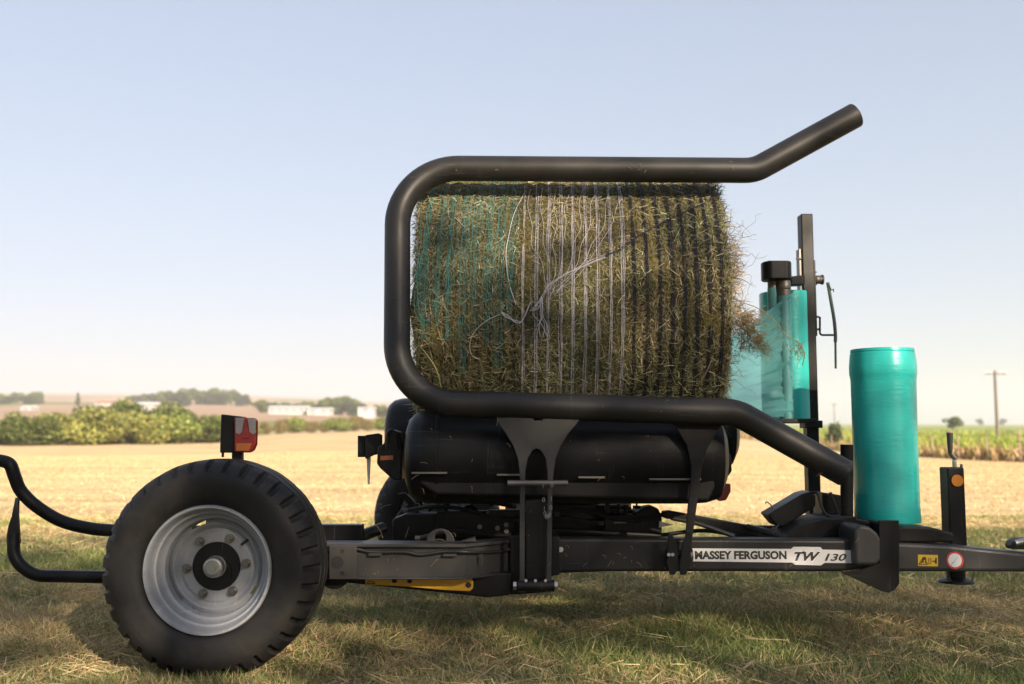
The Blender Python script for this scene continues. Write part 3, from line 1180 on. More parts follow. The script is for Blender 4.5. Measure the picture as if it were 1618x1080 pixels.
for i in range(16):
    t_ = i / 15
    a_ = P(858, 768, YT + 0.005)
    b_ = P(872, 766, YT + 0.005)
    cpt = a_ * (1 - t_) + b_ * t_
    cpt = cpt + Vector((0, 0, -0.115 * (1 - (2 * t_ - 1) ** 4)))
    tv = Vector((0.005, 0, 0)) if i % 2 else Vector((0, 0.005, 0))
    ring = [cpt + Vector((0, 0, 0.0075 * math.cos(q))) + tv * (0.9 * math.sin(q)) for q in np.linspace(0, 2 * math.pi, 9)]
    ch.tube(ring, 0.0011, 5, caps=False)
build(ch, 'pin_chain', M['zinc'], wrap)
build(MB().cyl(P(818, 925, YT + 0.05), P(876, 925, YT + 0.05), 0.022, 18), 'pivot_tube', M['black'], wrap)
for px in (816, 876):
    bb = MB().cyl(P(px, 925, YT + 0.05), P(px + (5 if px > 850 else -5), 925, YT + 0.05), 0.016, 6)
    build(bb, 'pivot_bolt', M['zinc'], wrap)
for px in (831, 846, 862):
    build(MB().cyl(P(px, 917, YT + 0.033), P(px, 917, YT + 0.042), 0.006, 6), 'bolt', M['zinc'], wrap)

# second bracket, in the dark towards the front
y2 = [(1062, 668), (1140, 671), (1128, 690), (1116, 712), (1110, 735), (1106, 760), (1101, 800), (1094, 850), (1091, 882), (1082, 882), (1083, 850), (1087, 800), (1092, 760), (1092, 735), (1086, 705), (1074, 684)]
build(MB().prism(y2, YT + 0.085, 0.012), 'arm_bracket', M['matte'], wrap, 0.002)
build(MB().prism([(1056, 845), (1062, 843), (1071, 862), (1071, 900), (1066, 908), (1059, 908), (1054, 890)], YB - 0.09, 0.012).prism([(1079, 858), (1085, 846), (1094, 868), (1092, 888), (1084, 908), (1075, 908), (1074, 890)], YB - 0.09, 0.012), 'pivot_lug', M['black'], wrap, 0.002)
build(MB().cyl(P(1052, 876, YB - 0.05), P(1094, 876, YB - 0.05), 0.017, 14), 'pivot_pin', M['black'], wrap)
for px in (1057, 1063):
    build(MB().cyl(P(px, 876, YB - 0.105), P(px, 876, YB - 0.09), 0.007, 6), 'bolt', M['zinc'], wrap)
build(MB().cyl(P(1090, 877, YB - 0.07), P(1094, 877, YB - 0.07), 0.024, 16), 'pin_cap', M['steel'], wrap)

# main beam
build(MB().prism([(872, 850), (1392, 852.5), (1392, 896), (1330, 903), (960, 903), (872, 906)], YB, 0.10), 'main_beam', M['beam'], wrap, 0.012, 3)
build(MB().prism([(871, 847), (884, 847), (884, 908), (871, 910)], YB - 0.03, 0.16), 'beam_flange', M['black'], wrap, 0.003)
build(MB().cyl(P(886, 868, YB - 0.025), P(886, 868, YB - 0.004), 0.011, 6), 'bolt', M['zinc'], wrap)
for px in (957, 960):
    pass

# silver decal with the lettering
dec = build(MB().prism([(1094, 866), (1250, 867), (1254, 863.5), (1296, 864), (1300, 868), (1346, 869), (1346, 889.5), (1303, 889), (1297, 893), (1256, 892), (1252, 888.5), (1094, 886.5)], YB - 0.0015, 0.001), 'name_decal', M['decal'], wrap)


def lettering(txt, x0, x1, ybase, hpx, Y, shear, mat, parent, bold=0.012):
    cu = bpy.data.curves.new('lettering', 'FONT')
    cu.body = txt
    cu.size = 1.0
    cu.shear = shear
    cu.offset = bold
    cu.resolution_u = 3
    cu.fill_mode = 'FRONT'
    tmp = bpy.data.objects.new('lettering_tmp', cu)
    COL.objects.link(tmp)
    dg = bpy.context.evaluated_depsgraph_get()
    dg.update()
    me_ = bpy.data.meshes.new_from_object(tmp.evaluated_get(dg))
    bpy.data.objects.remove(tmp)
    vv = np.array([v.co[:] for v in me_.vertices])
    lo, hi = vv.min(0), vv.max(0)
    A = P(x0, ybase, Y)
    B = P(x1, ybase, Y)
    H = P(x0, ybase - hpx, Y)
    wd, hg = (B - A).length, (H - A).length
    q = np.zeros_like(vv)
    q[:, 0] = (vv[:, 0] - lo[0]) / (hi[0] - lo[0]) * wd
    q[:, 2] = (vv[:, 1] - lo[1]) / (hi[1] - lo[1]) * hg
    q[:, 1] = 0
    me_.vertices.foreach_set('co', q.astype(np.float32).reshape(-1))
    me_.materials.clear()
    me_.materials.append(mat)
    me_.name = 'lettering'
    me_.update()
    o_ = bpy.data.objects.new('lettering', me_)
    COL.objects.link(o_)
    link(o_, parent, A)
    return o_


lettering('MASSEY FERGUSON', 1098, 1243, 883.5, 13.5, YB - 0.0022, 0, M['ink'], dec, 0.045)
lettering('TW', 1253, 1299, 887.5, 17.5, YB - 0.0020, 0.36, M['white'], dec, 0.055)
lettering('TW', 1255, 1297, 886, 14.5, YB - 0.0028, 0.36, M['ink'], dec, 0.04)
lettering('130', 1303, 1338, 886, 11.5, YB - 0.0022, 0.3, M['ink'], dec, 0.025)

# bracket box where the beam meets the drawbar
build(MB().prism([(1350, 838), (1358, 829), (1374, 832), (1386, 841), (1392, 852), (1392, 884), (1386, 893), (1352, 893)], YB - 0.05, 0.20), 'gusset', M['grey'], wrap, 0.012, 3)
build(MB().prism([(1389, 822), (1421, 822), (1421, 922), (1414, 932), (1404, 936), (1394, 934), (1328, 904), (1360, 900), (1389, 890)], YB - 0.02, 0.014), 'end_plate', M['black'], wrap, 0.002)
build(MB().prism([(1389, 824), (1421, 830), (1421, 916), (1389, 900)], YB + 0.07, 0.16), 'socket_box', M['black'], wrap, 0.01, 3)

# drawbar
YD = 3.98
drawbar = build(MB().prism([(1415, 857), (1500, 861), (1618, 873), (1800, 890), (1800, 906), (1618, 903.5), (1415, 903)], YD, 0.11), 'drawbar', M['grey'], wrap, 0.014, 3)
build(MB().prism([(1418, 834), (1426, 831), (1472, 833), (1507, 842), (1509, 857), (1418, 857)], YD + 0.02, 0.14), 'tool_box', M['black'], wrap, 0.008, 2)
st = build(MB().prism([(1450.5, 876), (1482, 876.5), (1482, 894.5), (1450.5, 894)], YD - 0.0015, 0.001), 'warning_sticker', M['sticker'], wrap)
pk = MB()
YS = YD - 0.0026


def stroke(mb, pts, wpx, Y):
    for a_, b_ in zip(pts[:-1], pts[1:]):
        A = Vector((a_[0], a_[1]))
        B = Vector((b_[0], b_[1]))
        n_ = (B - A).normalized().orthogonal() * wpx * 0.5
        mb.add([P(*(A - n_), Y), P(*(B - n_), Y), P(*(B + n_), Y), P(*(A + n_), Y)], [(0, 1, 2, 3)])


stroke(pk, [(1452, 891.5), (1459, 879.5), (1466, 891.5), (1452, 891.5)], 1.0, YS)
stroke(pk, [(1455, 890), (1462, 880), (1463, 890)], 1.6, YS)
stroke(pk, [(1458, 881), (1459, 889)], 1.4, YS)
stroke(pk, [(1467.5, 882), (1471, 882), (1471, 890.5), (1467.5, 890.5), (1467.5, 882)], 0.8, YS)
stroke(pk, [(1472, 886.5), (1477, 886.5)], 1.0, YS)
stroke(pk, [(1475.5, 885), (1477.5, 886.5), (1475.5, 888)], 1.0, YS)
stroke(pk, [(1479, 881), (1479, 890.5)], 2.4, YS)
build(pk, 'pictogram', M['ink'], st)


def disc(px, py, rpx, Y, t, name, mat, parent, r0=0.0):
    c_ = P(px, py, Y)
    r_ = rpx * Y / F
    mb = MB().lathe([(r0, t), (r_, t), (r_, 0), (r0, 0)], (c_.x, Y, c_.z), 'Y', 32, smooth=False)
    return build(mb, name, mat, parent)


d_ = disc(1509, 885, 13.5, YD - 0.0016, 0.001, 'speed_disc', M['red'], wrap)
disc(1509, 885, 10.6, YD - 0.0026, 0.0008, 'speed_disc_face', M['white'], d_)
sk = MB()
stroke(sk, [(1503, 892), (1507.5, 887)], 0.8, YD - 0.0034)
stroke(sk, [(1507.5, 887), (1513, 880)], 0.35, YD - 0.0034)
build(sk, 'scratch', M['ink'], d_)
# hydraulic coupler at the front
hc = build(MB().prism([(1598, 862), (1602, 855), (1612, 851), (1640, 850), (1640, 868), (1600, 868)], YD + 0.02, 0.06), 'hose_coupler', M['rubber_hose'], wrap, 0.006)
build(MB().cyl(P(1604, 858, YD + 0.01), P(1625, 853, YD + 0.01), 0.012, 10), 'hose', M['zinc'], hc)

# parking jack
YJ = YD + 0.16
jk = empty('parking_jack', P(1512, 905, YJ))
jk.parent = wrap
jk.location = P(1512, 905, YJ) - WORLD[wrap.name]
jx0, jx1 = P(1500, 800, YJ).x, P(1524, 800, YJ).x
zt, zb = P(1512, 738, YJ).z, P(1512, 903, YJ).z
jm = Matrix.Translation(((jx0 + jx1) / 2, YJ + 0.036, 0)) @ Matrix.Rotation(R(4), 4, 'Z')
build(MB().box((-0.036, -0.036, zb), (0.036, 0.036, zt), jm), 'jack_post', M['black'], jk, 0.006)
orr = disc(1513, 759, 9.2, YJ - 0.009, 0.003, 'reflector', M['orange'], jk)
hub_z = P(1512, 903, YJ).z
cx = (jx0 + jx1) / 2
build(MB().cyl((cx, YJ + 0.036, hub_z + 0.02), (cx, YJ + 0.036, P(1512, 917, YJ).z), 0.037, 20), 'jack_leg', M['black'], jk)
fz = P(1512, 922, YJ).z
build(MB().lathe([(0.0, 0.022), (0.04, 0.02), (0.068, 0.008), (0.072, 0.002), (0.07, 0.0), (0.0, 0.0)], (cx, YJ + 0.036, fz), 'Z', 32), 'foot_plate', M['black'], jk)
for dx in (-0.055, 0.055):
    cm = MB()
    for i in range(4):
        cpt = Vector((cx + dx * (1 - 0.07 * i), YJ - 0.01, hub_z - 0.005 - i * 0.011))
        tv = Vector((0.005, 0, 0)) if i % 2 else Vector((0.002, 0.005, 0))
        cm.tube([cpt + Vector((0, 0, 0.008 * math.cos(q))) + tv * (0.9 * math.sin(q)) for q in np.linspace(0, 2 * math.pi, 9)], 0.0014, 5, caps=False)
    build(cm, 'foot_chain', M['steel'], jk)
build(MB().tube(spline([P(1509, 740, YJ + 0.03), P(1508, 730, YJ + 0.03), P(1508, 724, YJ + 0.03), P(1504, 719, YJ + 0.01), P(1501, 715, YJ)], 4), 0.009, 10), 'crank_arm', M['zinc'], jk)
gtop = P(1500.5, 684, YJ)
gbot = P(1501.5, 716, YJ)
build(MB().tube([gbot, gbot * 0.8 + gtop * 0.2, gtop * 0.9 + gbot * 0.1, gtop], 0.0125, 14, rf=lambda s: 0.62 + 0.45 * min(1, s * 1.3)), 'crank_grip', M['grip'], jk)
build(MB().lathe([(0.0, 0.0), (0.012, 0.0), (0.012, 0.003), (0.0, 0.006)], (gtop.x, YJ, gtop.z), 'Z', 14), 'grip_cap', plain('pink_cap', (0.30, 0.13, 0.13), 0.5), jk)
build(MB().cyl(P(1519, 740, YJ + 0.03), P(1519, 733, YJ + 0.03), 0.006, 8), 'grease_nipple', M['steel'], jk)

# holder post and base for the spare roll
build(MB().tube([P(1338, 702, 4.12), P(1338, 832, 4.12)], 0.026, 18), 'holder_post', M['black'], wrap)
build(MB().prism([(1240, 842), (1262, 828), (1300, 818), (1345, 816), (1390, 826), (1418, 834), (1418, 862), (1240, 862)], 4.05, 0.22), 'mast_base', M['black'], wrap, 0.008)
build(MB().tube([P(1405, 832, 4.25), P(1405, 820, 4.25)], 0.085, 24), 'roll_seat', M['black'], wrap)

# film dispenser mast
YM = 4.70
mx = P(1272, 560, YM)
mt = P(1277, 337, YM).z
mb_ = P(1290, 835, YM).z
xl, xr = mx.x, P(1291, 560, YM).x
mast = build(MB().box((xl, YM, mb_), (xr, YM + 0.07, mt)), 'mast', M['black'], wrap, 0.005)
build(MB().box((xl - 0.012, YM + 0.01, P(1270, 660, YM).z), (xl - 0.001, YM + 0.06, P(1270, 392, YM).z)), 'slide_rail', M['steel'], mast, 0.001)
build(MB().box((xr + 0.001, YM + 0.01, P(1296, 530, YM).z), (xr + 0.008, YM + 0.06, P(1296, 410, YM).z)), 'spring_plate', M['black'], mast, 0.001)
build(MB().box((xl - 0.012, YM - 0.014, P(1290, 676, YM).z), (xr + 0.014, YM + 0.085, P(1290, 664, YM).z)), 'mast_clamp', M['black'], mast, 0.004)
for py in (499, 519):
    build(MB().cyl((xr + 0.008, YM + 0.03, P(0, py, YM).z), (xr + 0.022, YM + 0.03, P(0, py, YM).z), 0.006, 6), 'bolt', M['steel'], mast)
for py in (428, 447):
    build(MB().cyl((xr + 0.008, YM + 0.03, P(0, py, YM).z), (xr + 0.018, YM + 0.03, P(0, py, YM).z), 0.005, 6), 'bolt', M['steel'], mast)
build(MB().cyl((xl - 0.03, YM + 0.005, P(0, 408, YM).z), (xl, YM + 0.005, P(0, 408, YM).z), 0.003, 6), 'pin', M['steel'], mast)
# tension spring, lever and its bracket
zc = P(0, 440, YM).z
hel = []
for i in range(12 * 7 + 1):
    a = 2 * math.pi * i / 12
    hel.append(Vector((xr + 0.010 + 0.030 * i / 84, YM + 0.03 + 0.019 * math.cos(a), zc + 0.019 * math.sin(a))))
build(MB().tube(hel, 0.0024, 6), 'torsion_spring', M['steel'], mast)
build(MB().cyl((xr + 0.0, YM + 0.03, zc), (xr + 0.046, YM + 0.03, zc), 0.012, 12).lathe([(0, 0), (0.024, 0), (0.024, 0.008), (0, 0.010)], (xr + 0.040, YM + 0.03, zc), 'X', 16), 'spring_axle', M['black'], mast)
lp = spline([P(1308, 446, YM + 0.02), P(1313, 475, YM + 0.02), P(1318, 505, YM + 0.02), P(1320, 528, YM + 0.02), P(1320, 540, YM + 0.02)], 5)
M['lever_green'] = plain('dark_green_lever', (0.05, 0.075, 0.065), 0.45)
build(MB().tube(lp, 0.0085, 8), 'film_lever', M['lever_green'], mast)
build(MB().tube([P(1320, 538, YM + 0.02), P(1320.5, 582, YM + 0.02)], 0.0055, 8), 'lever_rod', M['lever_green'], mast)
build(MB().tube(spline([P(1310, 449, YM + 0.01), P(1314, 458, YM + 0.01), P(1317, 456, YM + 0.01), P(1317, 461, YM + 0.01)], 4), 0.0025, 6), 'wire_hook', M['steel'], mast)
build(MB().tube(fillet([P(1295.5, 500, YM + 0.02), P(1295.5, 529, YM + 0.02), P(1321, 529, YM + 0.02)], 0.012, 4), 0.005, 8), 'lever_stop', M['black'], mast)

# pre-stretch unit: gearbox and two rollers
YR = 4.52
gb = []
ca_, cb_ = P(1219, 426, YR), P(1241, 426, YR)
rad = 12.5 * YR / F
zt_, zb_ = P(1230, 412, YR).z, P(1230, 441, YR).z
for i in range(17):
    a = math.pi / 2 + math.pi * i / 16
    gb.append((ca_.x + rad * math.cos(a), YR + 0.04 + rad * 1.6 * math.sin(a), zb_))
for i in range(17):
    a = -math.pi / 2 + math.pi * i / 16
    gb.append((cb_.x + rad * math.cos(a), YR + 0.04 + rad * 1.6 * math.sin(a), zb_))
gbox = build(MB().extr(gb, Vector((0, 0, zt_ - zb_))), 'gearbox_cover', M['black_gloss'], wrap, 0.006, 3)
build(MB().cyl((ca_.x - 0.004, YR + 0.02, zt_), (ca_.x - 0.004, YR + 0.02, zt_ + 0.005), 0.006, 8), 'bolt', M['black'], gbox)
build(MB().prism([(1250, 436), (1272, 434), (1272, 449), (1250, 450)], YR + 0.06, 0.06), 'dispenser_arm', M['black'], wrap, 0.004)
r1 = P(1224, 500, YR + 0.05)
r2 = P(1241, 500, YR + 0.02)
zl = P(1240, 662, YR).z
build(MB().cyl((r1.x, YR + 0.06, zb_ - 0.002), (r1.x, YR + 0.06, zl), 0.026, 20), 'stretch_roller', M['steel'], wrap)
build(MB().cyl((r2.x, YR + 0.03, zb_ - 0.002), (r2.x, YR + 0.03, zl), 0.028, 20).lathe([(0.029, 0), (0.031, 0.004), (0.031, 0.03), (0.029, 0.034)], (r2.x, YR + 0.03, zb_ - 0.045), 'Z', 20), 'stretch_roller', M['steel'], wrap)
build(MB().prism([(1206, 661), (1290, 661), (1290, 668), (1206, 668)], YR - 0.02, 0.2), 'dispenser_foot', M['black'], wrap, 0.003)

# control box with its cables
cbx = build(MB().prism([(1213, 813), (1268, 780), (1283, 776), (1289, 783), (1289, 800), (1238, 833), (1228, 831)], 4.18, 0.13), 'control_box', M['black_gloss'], wrap, 0.006, 3)
build(MB().tube(spline([P(1209, 795, 4.2), P(1213, 793, 4.2), P(1224, 804, 4.2)], 4), 0.003, 6), 'wire_hook', M['steel'], cbx)
build(MB().tube(spline([P(1230, 829, 4.17), P(1226, 835, 4.17), P(1231, 840, 4.17), P(1234, 834, 4.17)], 4), 0.003, 6), 'wire_loop', M['steel'], cbx)
build(MB().tube(spline([P(1282, 778, 4.16), P(1292, 780, 4.12), P(1298, 800, 4.1), P(1308, 814, 4.08), P(1330, 817, 4.06), P(1352, 818, 4.05)], 6), 0.006, 8), 'cable', M['rubber_hose'], wrap)
build(MB().prism([(1300, 778), (1330, 782), (1334, 818), (1300, 818)], 4.26, 0.14), 'valve_block', M['black'], wrap, 0.008)
build(MB().tube([P(1312, 778, 4.24), P(1326, 815, 4.2)], 0.007, 8), 'hose', M['rubber_hose'], wrap)

# rollers that carry the bale
def roller(px0, px1, Y, zc_, r_, name='bale_roller'):
    x0, x1 = P(px0, 720, Y - r_ * 0.5).x, P(px1, 720, Y - r_ * 0.5).x
    prof = [(0.0, x0), (r_ * 0.55, x0 + 0.004), (r_ * 0.80, x0 + 0.018), (r_ * 0.93, x0 + 0.045), (r_ * 0.985, x0 + 0.085), (r_, x0 + 0.13), (r_ * 1.012, x0 + 0.132), (r_ * 1.012, x0 + 0.142), (r_, x0 + 0.144), (r_, x1 - 0.13), (r_ * 0.98, x1 - 0.08), (r_ * 0.9, x1 - 0.03), (r_ * 0.6, x1 - 0.004), (0, x1)]
    return build(MB().lathe([(a_, b_) for a_, b_ in prof], (0, Y, zc_), 'X', 64), name, M['black_gloss'], wrap)


roller(637, 1152, 4.03, 0.752, 0.188)
roller(606, 1170, 5.06, 0.85, 0.178)
tb = build(MB().prism([(660, 742), (1128, 746), (1130, 770), (1120, 791), (690, 781), (664, 765)], 3.87, 0.35), 'table_frame', M['matte'], wrap, 0.01)
for x0, x1, yy in ((650, 706, 747), (785, 822, 750), (914, 956, 754), (1026, 1083, 757), (1083, 1108, 757)):
    build(MB().bpx(x0, yy - 1.5, x1, yy + 1.5, 3.832, 0.02), 'highlight_strip', M['steel'], wrap, 0.001)  # flat bars in bright steel, their highlights put into the colour
# film cutters / holders at both ends of the table
def film_holder(flip, x0, y0, Y):
    g_ = lambda pts: [(x0 + (p[0] if not flip else -p[0]), y0 + p[1]) for p in pts]
    h_ = build(MB().prism(g_([(0, 62), (6, 70), (26, 88), (40, 88), (40, 32), (36, 12), (24, 8), (14, 14), (12, 30), (2, 36)]), Y, 0.12), 'film_cutter', M['black'], wrap, 0.006)
    build(MB().prism(g_([(6, 50), (26, 49), (26, 56), (6, 57)]), Y - 0.003, 0.004), 'lamp_strip', M['amber_lens'], h_)
    build(MB().tube(spline([P(*g_([(16, 40)])[0], Y - 0.02), P(*g_([(17, 16)])[0], Y - 0.03), P(*g_([(24, 9)])[0], Y - 0.03), P(*g_([(30, 20)])[0], Y - 0.02), P(*g_([(33, 40)])[0], Y - 0.01)], 5), 0.006, 8), 'hose_loop', M['rubber_hose'], h_)
    return h_


film_holder(False, 595, 670, 4.05)
film_holder(True, 1157, 682, 4.05)
build(MB().prism([(577, 687), (598, 684), (603, 687), (603, 716), (590, 719), (577, 725)], 4.12, 0.03).prism([(565, 688), (577, 688), (577, 722), (565, 722)], 4.16, 0.08), 'cutter_bracket', M['black'], wrap, 0.003)
build(MB().prism([(579, 722), (586, 722), (584, 766), (581, 764)], 4.15, 0.002), 'film_scrap', plain('clear_film_scrap', (0.55, 0.48, 0.42), 0.4), wrap)
build(MB().prism([(1136, 792), (1148, 790), (1155, 776), (1155, 764), (1143, 764), (1131, 778)], 4.10, 0.05), 'red_lens', M['red_lens'], wrap, 0.006)

# near wheel arm
YA = 3.76
build(MB().prism([(520, 862), (563, 862), (563, 915), (520, 915)], YA - 0.05, 0.010), 'wheel_plate', M['grey'], wrap, 0.002)
disc(533, 888, 9.5, YA - 0.0525, 0.002, 'plate_hole_disc', M['ink'], wrap)  # flat black disc standing for the shade inside a hole
for py in (870, 905):
    disc(541, py, 3, YA - 0.0525, 0.002, 'plate_hole_disc', M['ink'], wrap)
wa = MB()
p_ = [(480, 863), (730, 864), (808, 858), (808, 905), (738, 911), (480, 912)]
A = [P(480, 863, YA), P(735, 864, YA), P(806, 857, 3.93)]
Bq = [P(480, 911, YA), P(735, 911, YA), P(806, 903, 3.93)]
dq = Vector((0, 0.11, 0))
for i in range(2):
    wa.add([A[i], A[i + 1], Bq[i + 1], Bq[i]], [(3, 2, 1, 0)])
wa.add([A[0], A[1], A[2], A[2] + dq, A[1] + dq, A[0] + dq], [(0, 1, 2, 3, 4, 5)])
wa.add([Bq[0], Bq[1], Bq[2], Bq[2] + dq, Bq[1] + dq, Bq[0] + dq], [(5, 4, 3, 2, 1, 0)])
for i in range(2):
    wa.add([A[i] + dq, A[i + 1] + dq, Bq[i + 1] + dq, Bq[i] + dq], [(0, 1, 2, 3)])
build(wa, 'wheel_arm', M['grey'], wrap)
fl = MB()
for rowz, up in ((A, 1), (Bq, -1)):
    o_ = Vector((0, -0.022, 0))
    h_ = Vector((0, 0, 0.012 if up > 0 else -0.007))
    e0 = [p + o_ for p in rowz]
    for i in range(2):
        q = [e0[i], e0[i + 1], rowz[i + 1] + dq, rowz[i] + dq]
        q2 = [p + h_ for p in q]
        if up > 0:
            fl.add(q + q2, [(3, 2, 1, 0), (4, 5, 6, 7), (0, 1, 5, 4), (1, 2, 6, 5), (2, 3, 7, 6), (3, 0, 4, 7)])
        else:
            fl.add(q + q2, [(0, 1, 2, 3), (7, 6, 5, 4), (4, 5, 1, 0), (5, 6, 2, 1), (6, 7, 3, 2), (7, 4, 0, 3)])
build(fl, 'arm_flange', M['grey'], wrap, 0.003)
hose = spline([P(560, 866, YA - 0.01), P(590, 872, YA - 0.012), P(640, 872, YA - 0.012), P(665, 876, YA - 0.012), P(705, 871, YA - 0.012), P(740, 872, YA - 0.012), P(780, 872, 3.86), P(806, 868, 3.91)], 6)
build(MB().tube(hose, 0.006, 8), 'brake_hose', M['rubber_hose'], wrap)
for px, py in ((593, 876), (711, 877)):
    build(MB().bpx(px - 11, py - 2, px + 10, py + 2, YA - 0.022, 0.02), 'hose_clip', M['grey'], wrap, 0.001)
build(MB().prism([(757, 876), (764, 875), (762, 884), (760, 896)], 3.78, 0.004), 'wedge_clip', M['ink'], wrap)
lug = []
for i in range(17):
    a = math.pi * i / 16
    lug.append((696 + 22 * math.cos(a), 856 - 21 * math.sin(a)))
lug_in = []
hole = [(696 + 9 * math.cos(math.pi * i / 8), 848 - 9 * math.sin(math.pi * i / 8)) for i in range(9)]
build(MB().prism(lug[:17] + [(687, 856)] + hole[::-1] + [(705, 856)], YA + 0.05, 0.014), 'lifting_eye', M['grey'], wrap, 0.002)
build(MB().prism([(727, 856), (750, 849), (752, 856)], YA + 0.03, 0.06), 'weld_gusset', M['grey'], wrap, 0.002)
# yellow safety bar under the arm, black stabiliser below it
yb = build(MB().prism([(576, 910), (742, 910), (748, 919), (747, 930), (742, 934), (700, 932), (648, 927), (577, 923)], YA + 0.06, 0.02), 'safety_bar', M['yellow'], wrap, 0.003)
disc(740, 924, 4.5, YA + 0.0585, 0.001, 'bar_hole_disc', M['ink'], yb)  # black disc in place of the hole's dark inside
wp = MB()
stroke(wp, [(580, 921.5), (593, 921.5), (590, 918), (583, 918), (580, 921.5)], 1.4, YA + 0.0585)
build(wp, 'warning_print', M['ink'], yb)
for x0 in (618, 642):
    build(MB().prism([(x0, 909), (x0 + 9, 909), (x0 + 8, 921), (x0 + 2, 921)], YA + 0.05, 0.04), 'bar_clip', M['black'], yb, 0.002)
build(MB().prism([(522, 902), (580, 905), (810, 905), (806, 940), (770, 944), (745, 941), (600, 926), (522, 918)], YA + 0.09, 0.06), 'stabiliser_beam', M['black'], wrap, 0.006)
build(MB().lathe([(0.0, 0.03), (0.058, 0.03), (0.058, 0.0), (0.0, 0.0)], (P(528, 912, YA + .02).x, YA + 0.02, P(528, 906, YA + .02).z), 'Y', 28, smooth=False), 'brake_drum', M['black'], wrap, 0.003)
# axle stub through to the near wheel
build(MB().cyl((WC.x, 3.47, 0.366), (WC.x, YA + 0.08, 0.366), 0.055, 20), 'axle_stub', M['black'], wrap)

# chassis between the wheels
YC = 4.35
build(MB().prism([(806, 845), (872, 847), (872, 935), (806, 940)], YB + 0.02, 0.14), 'chassis_node', M['black'], wrap, 0.006)
build(MB().prism([(620, 820), (640, 812), (880, 806), (1040, 806), (1046, 850), (880, 862), (620, 860)], YC, 0.12), 'cross_beam', M['black'], wrap, 0.008)
build(MB().prism([(690, 808), (812, 806), (812, 846), (690, 848)], YC - 0.12, 0.012), 'mount_plate', M['black_gloss'], wrap, 0.003)
for px, py in ((758, 832), (786, 834), (800, 829), (800, 839), (772, 811), (802, 811)):
    build(MB().cyl(P(px, py, YC - 0.135), P(px, py, YC - 0.12), 0.011, 6), 'bolt', M['steel'], wrap)
build(MB().prism([(772, 806), (822, 805), (822, 816), (772, 816)], YC - 0.16, 0.06), 'clamp_bar', M['black'], wrap, 0.003)
# ring shaped hoops seen behind the frame
for cx_, cy_, r_, a0, a1 in ((672, 838, 46, 95, 215), (742, 812, 40, 20, 165)):
    build(MB().tube([P(cx_ + r_ * math.cos(R(a)), cy_ - r_ * math.sin(R(a)), YC + 0.2) for a in np.linspace(a0, a1, 18)], 0.016, 10), 'hoop', M['black_gloss'], wrap)
ring2 = [P(742 + 12 * math.cos(R(a)), 812 - 12 * math.sin(R(a)), YC - 0.05) for a in np.linspace(0, 180, 12)]
build(MB().tube(ring2, 0.008, 8), 'lifting_eye', M['black'], wrap)
build(MB().prism([(628, 780), (640, 778), (660, 798), (655, 806)], YC + 0.1, 0.03), 'hinge_plate', M['black_gloss'], wrap, 0.003)
build(MB().prism([(655, 795), (662, 795), (662, 838), (655, 838)], YC + 0.05, 0.03), 'upright', M['black'], wrap, 0.003)
build(MB().cyl(P(540, 858, 4.1), P(604, 834, 4.5), 0.026, 18), 'cross_tube', M['black_gloss'], wrap)
build(MB().prism([(560, 790), (572, 788), (668, 832), (668, 850), (655, 852), (560, 812)], 5.2, 0.1), 'far_axle_beam', M['black'], wrap, 0.004) if False else None
build(MB().cyl((FC.x, 4.5, 0.36), (FC.x, 6.0, 0.366), 0.05, 16), 'axle', M['black'], wrap)
# turntable column under the roller table
build(MB().tube([P(905, 792, 4.5), P(905, 812, 4.5)], 0.26, 40), 'turntable_ring', M['black'], wrap)
build(MB().tube([P(905, 700, 4.5), P(905, 850, 4.5)], 0.12, 28), 'turntable_column', M['black'], wrap)
# far side post, its sunlit look put into the tan colour
build(MB().prism([(798, 780), (822, 780), (822, 815), (798, 815)], 5.3, 0.04), 'far_post', paint('sunlit_tan_steel', (0.22, 0.14, 0.07), 0.5, 0.2), wrap, 0.003)

# valve fittings and linkage in the gap below the table
fit = MB()
fit.cyl(P(960, 793, 4.2), P(960, 811, 4.2), 0.012, 10)
fit.cyl(P(978, 796, 4.2), P(978, 810, 4.2), 0.008, 8)
fit.tube([P(966, 802, 4.2), P(985, 802, 4.2), P(997, 803, 4.2)], 0.006, 8)
fit.cyl(P(989, 797, 4.2), P(989, 812, 4.2), 0.012, 6)
fit.cyl(P(1006, 790, 4.2), P(1006, 804, 4.2), 0.004, 8)
fit.cyl(P(1000, 801, 4.2), P(1012, 801, 4.2), 0.008, 6)
build(fit, 'valve_fitting', M['black'], wrap)
build(MB().prism([(955, 812), (1000, 813), (1008, 808), (1018, 801), (1030, 799), (1040, 803), (1046, 815), (1046, 848), (955, 848)], 4.22, 0.10), 'motor_housing', M['black'], wrap, 0.006)
build(MB().bpx(970, 824, 990, 827, 4.215, 0.01), 'handle', M['steel'], wrap, 0.001)
build(MB().prism([(1048, 808), (1060, 807), (1250, 842), (1250, 852), (1200, 850), (1048, 818)], 4.12, 0.06), 'linkage_bar', M['black'], wrap, 0.005)
build(MB().tube(spline([P(1060, 818, 4.08), P(1100, 826, 4.06), P(1130, 836, 4.05), P(1160, 847, 4.05)], 5), 0.010, 10), 'hydraulic_hose', M['rubber_hose'], wrap)
build(MB().cyl(P(1180, 832, 4.1), P(1245, 850, 4.0), 0.013, 10), 'hydraulic_ram', M['beam'], wrap)
build(MB().cyl(P(1150, 837, 4.35), P(1410, 837, 4.35), 0.02, 14), 'rear_tube', M['beam'], wrap)
build(MB().prism([(1042, 823), (1064, 829), (1041, 833)], 4.2, 0.01), 'glint_wedge', M['zinc'], wrap)  # bright zinc wedge standing in for a glint

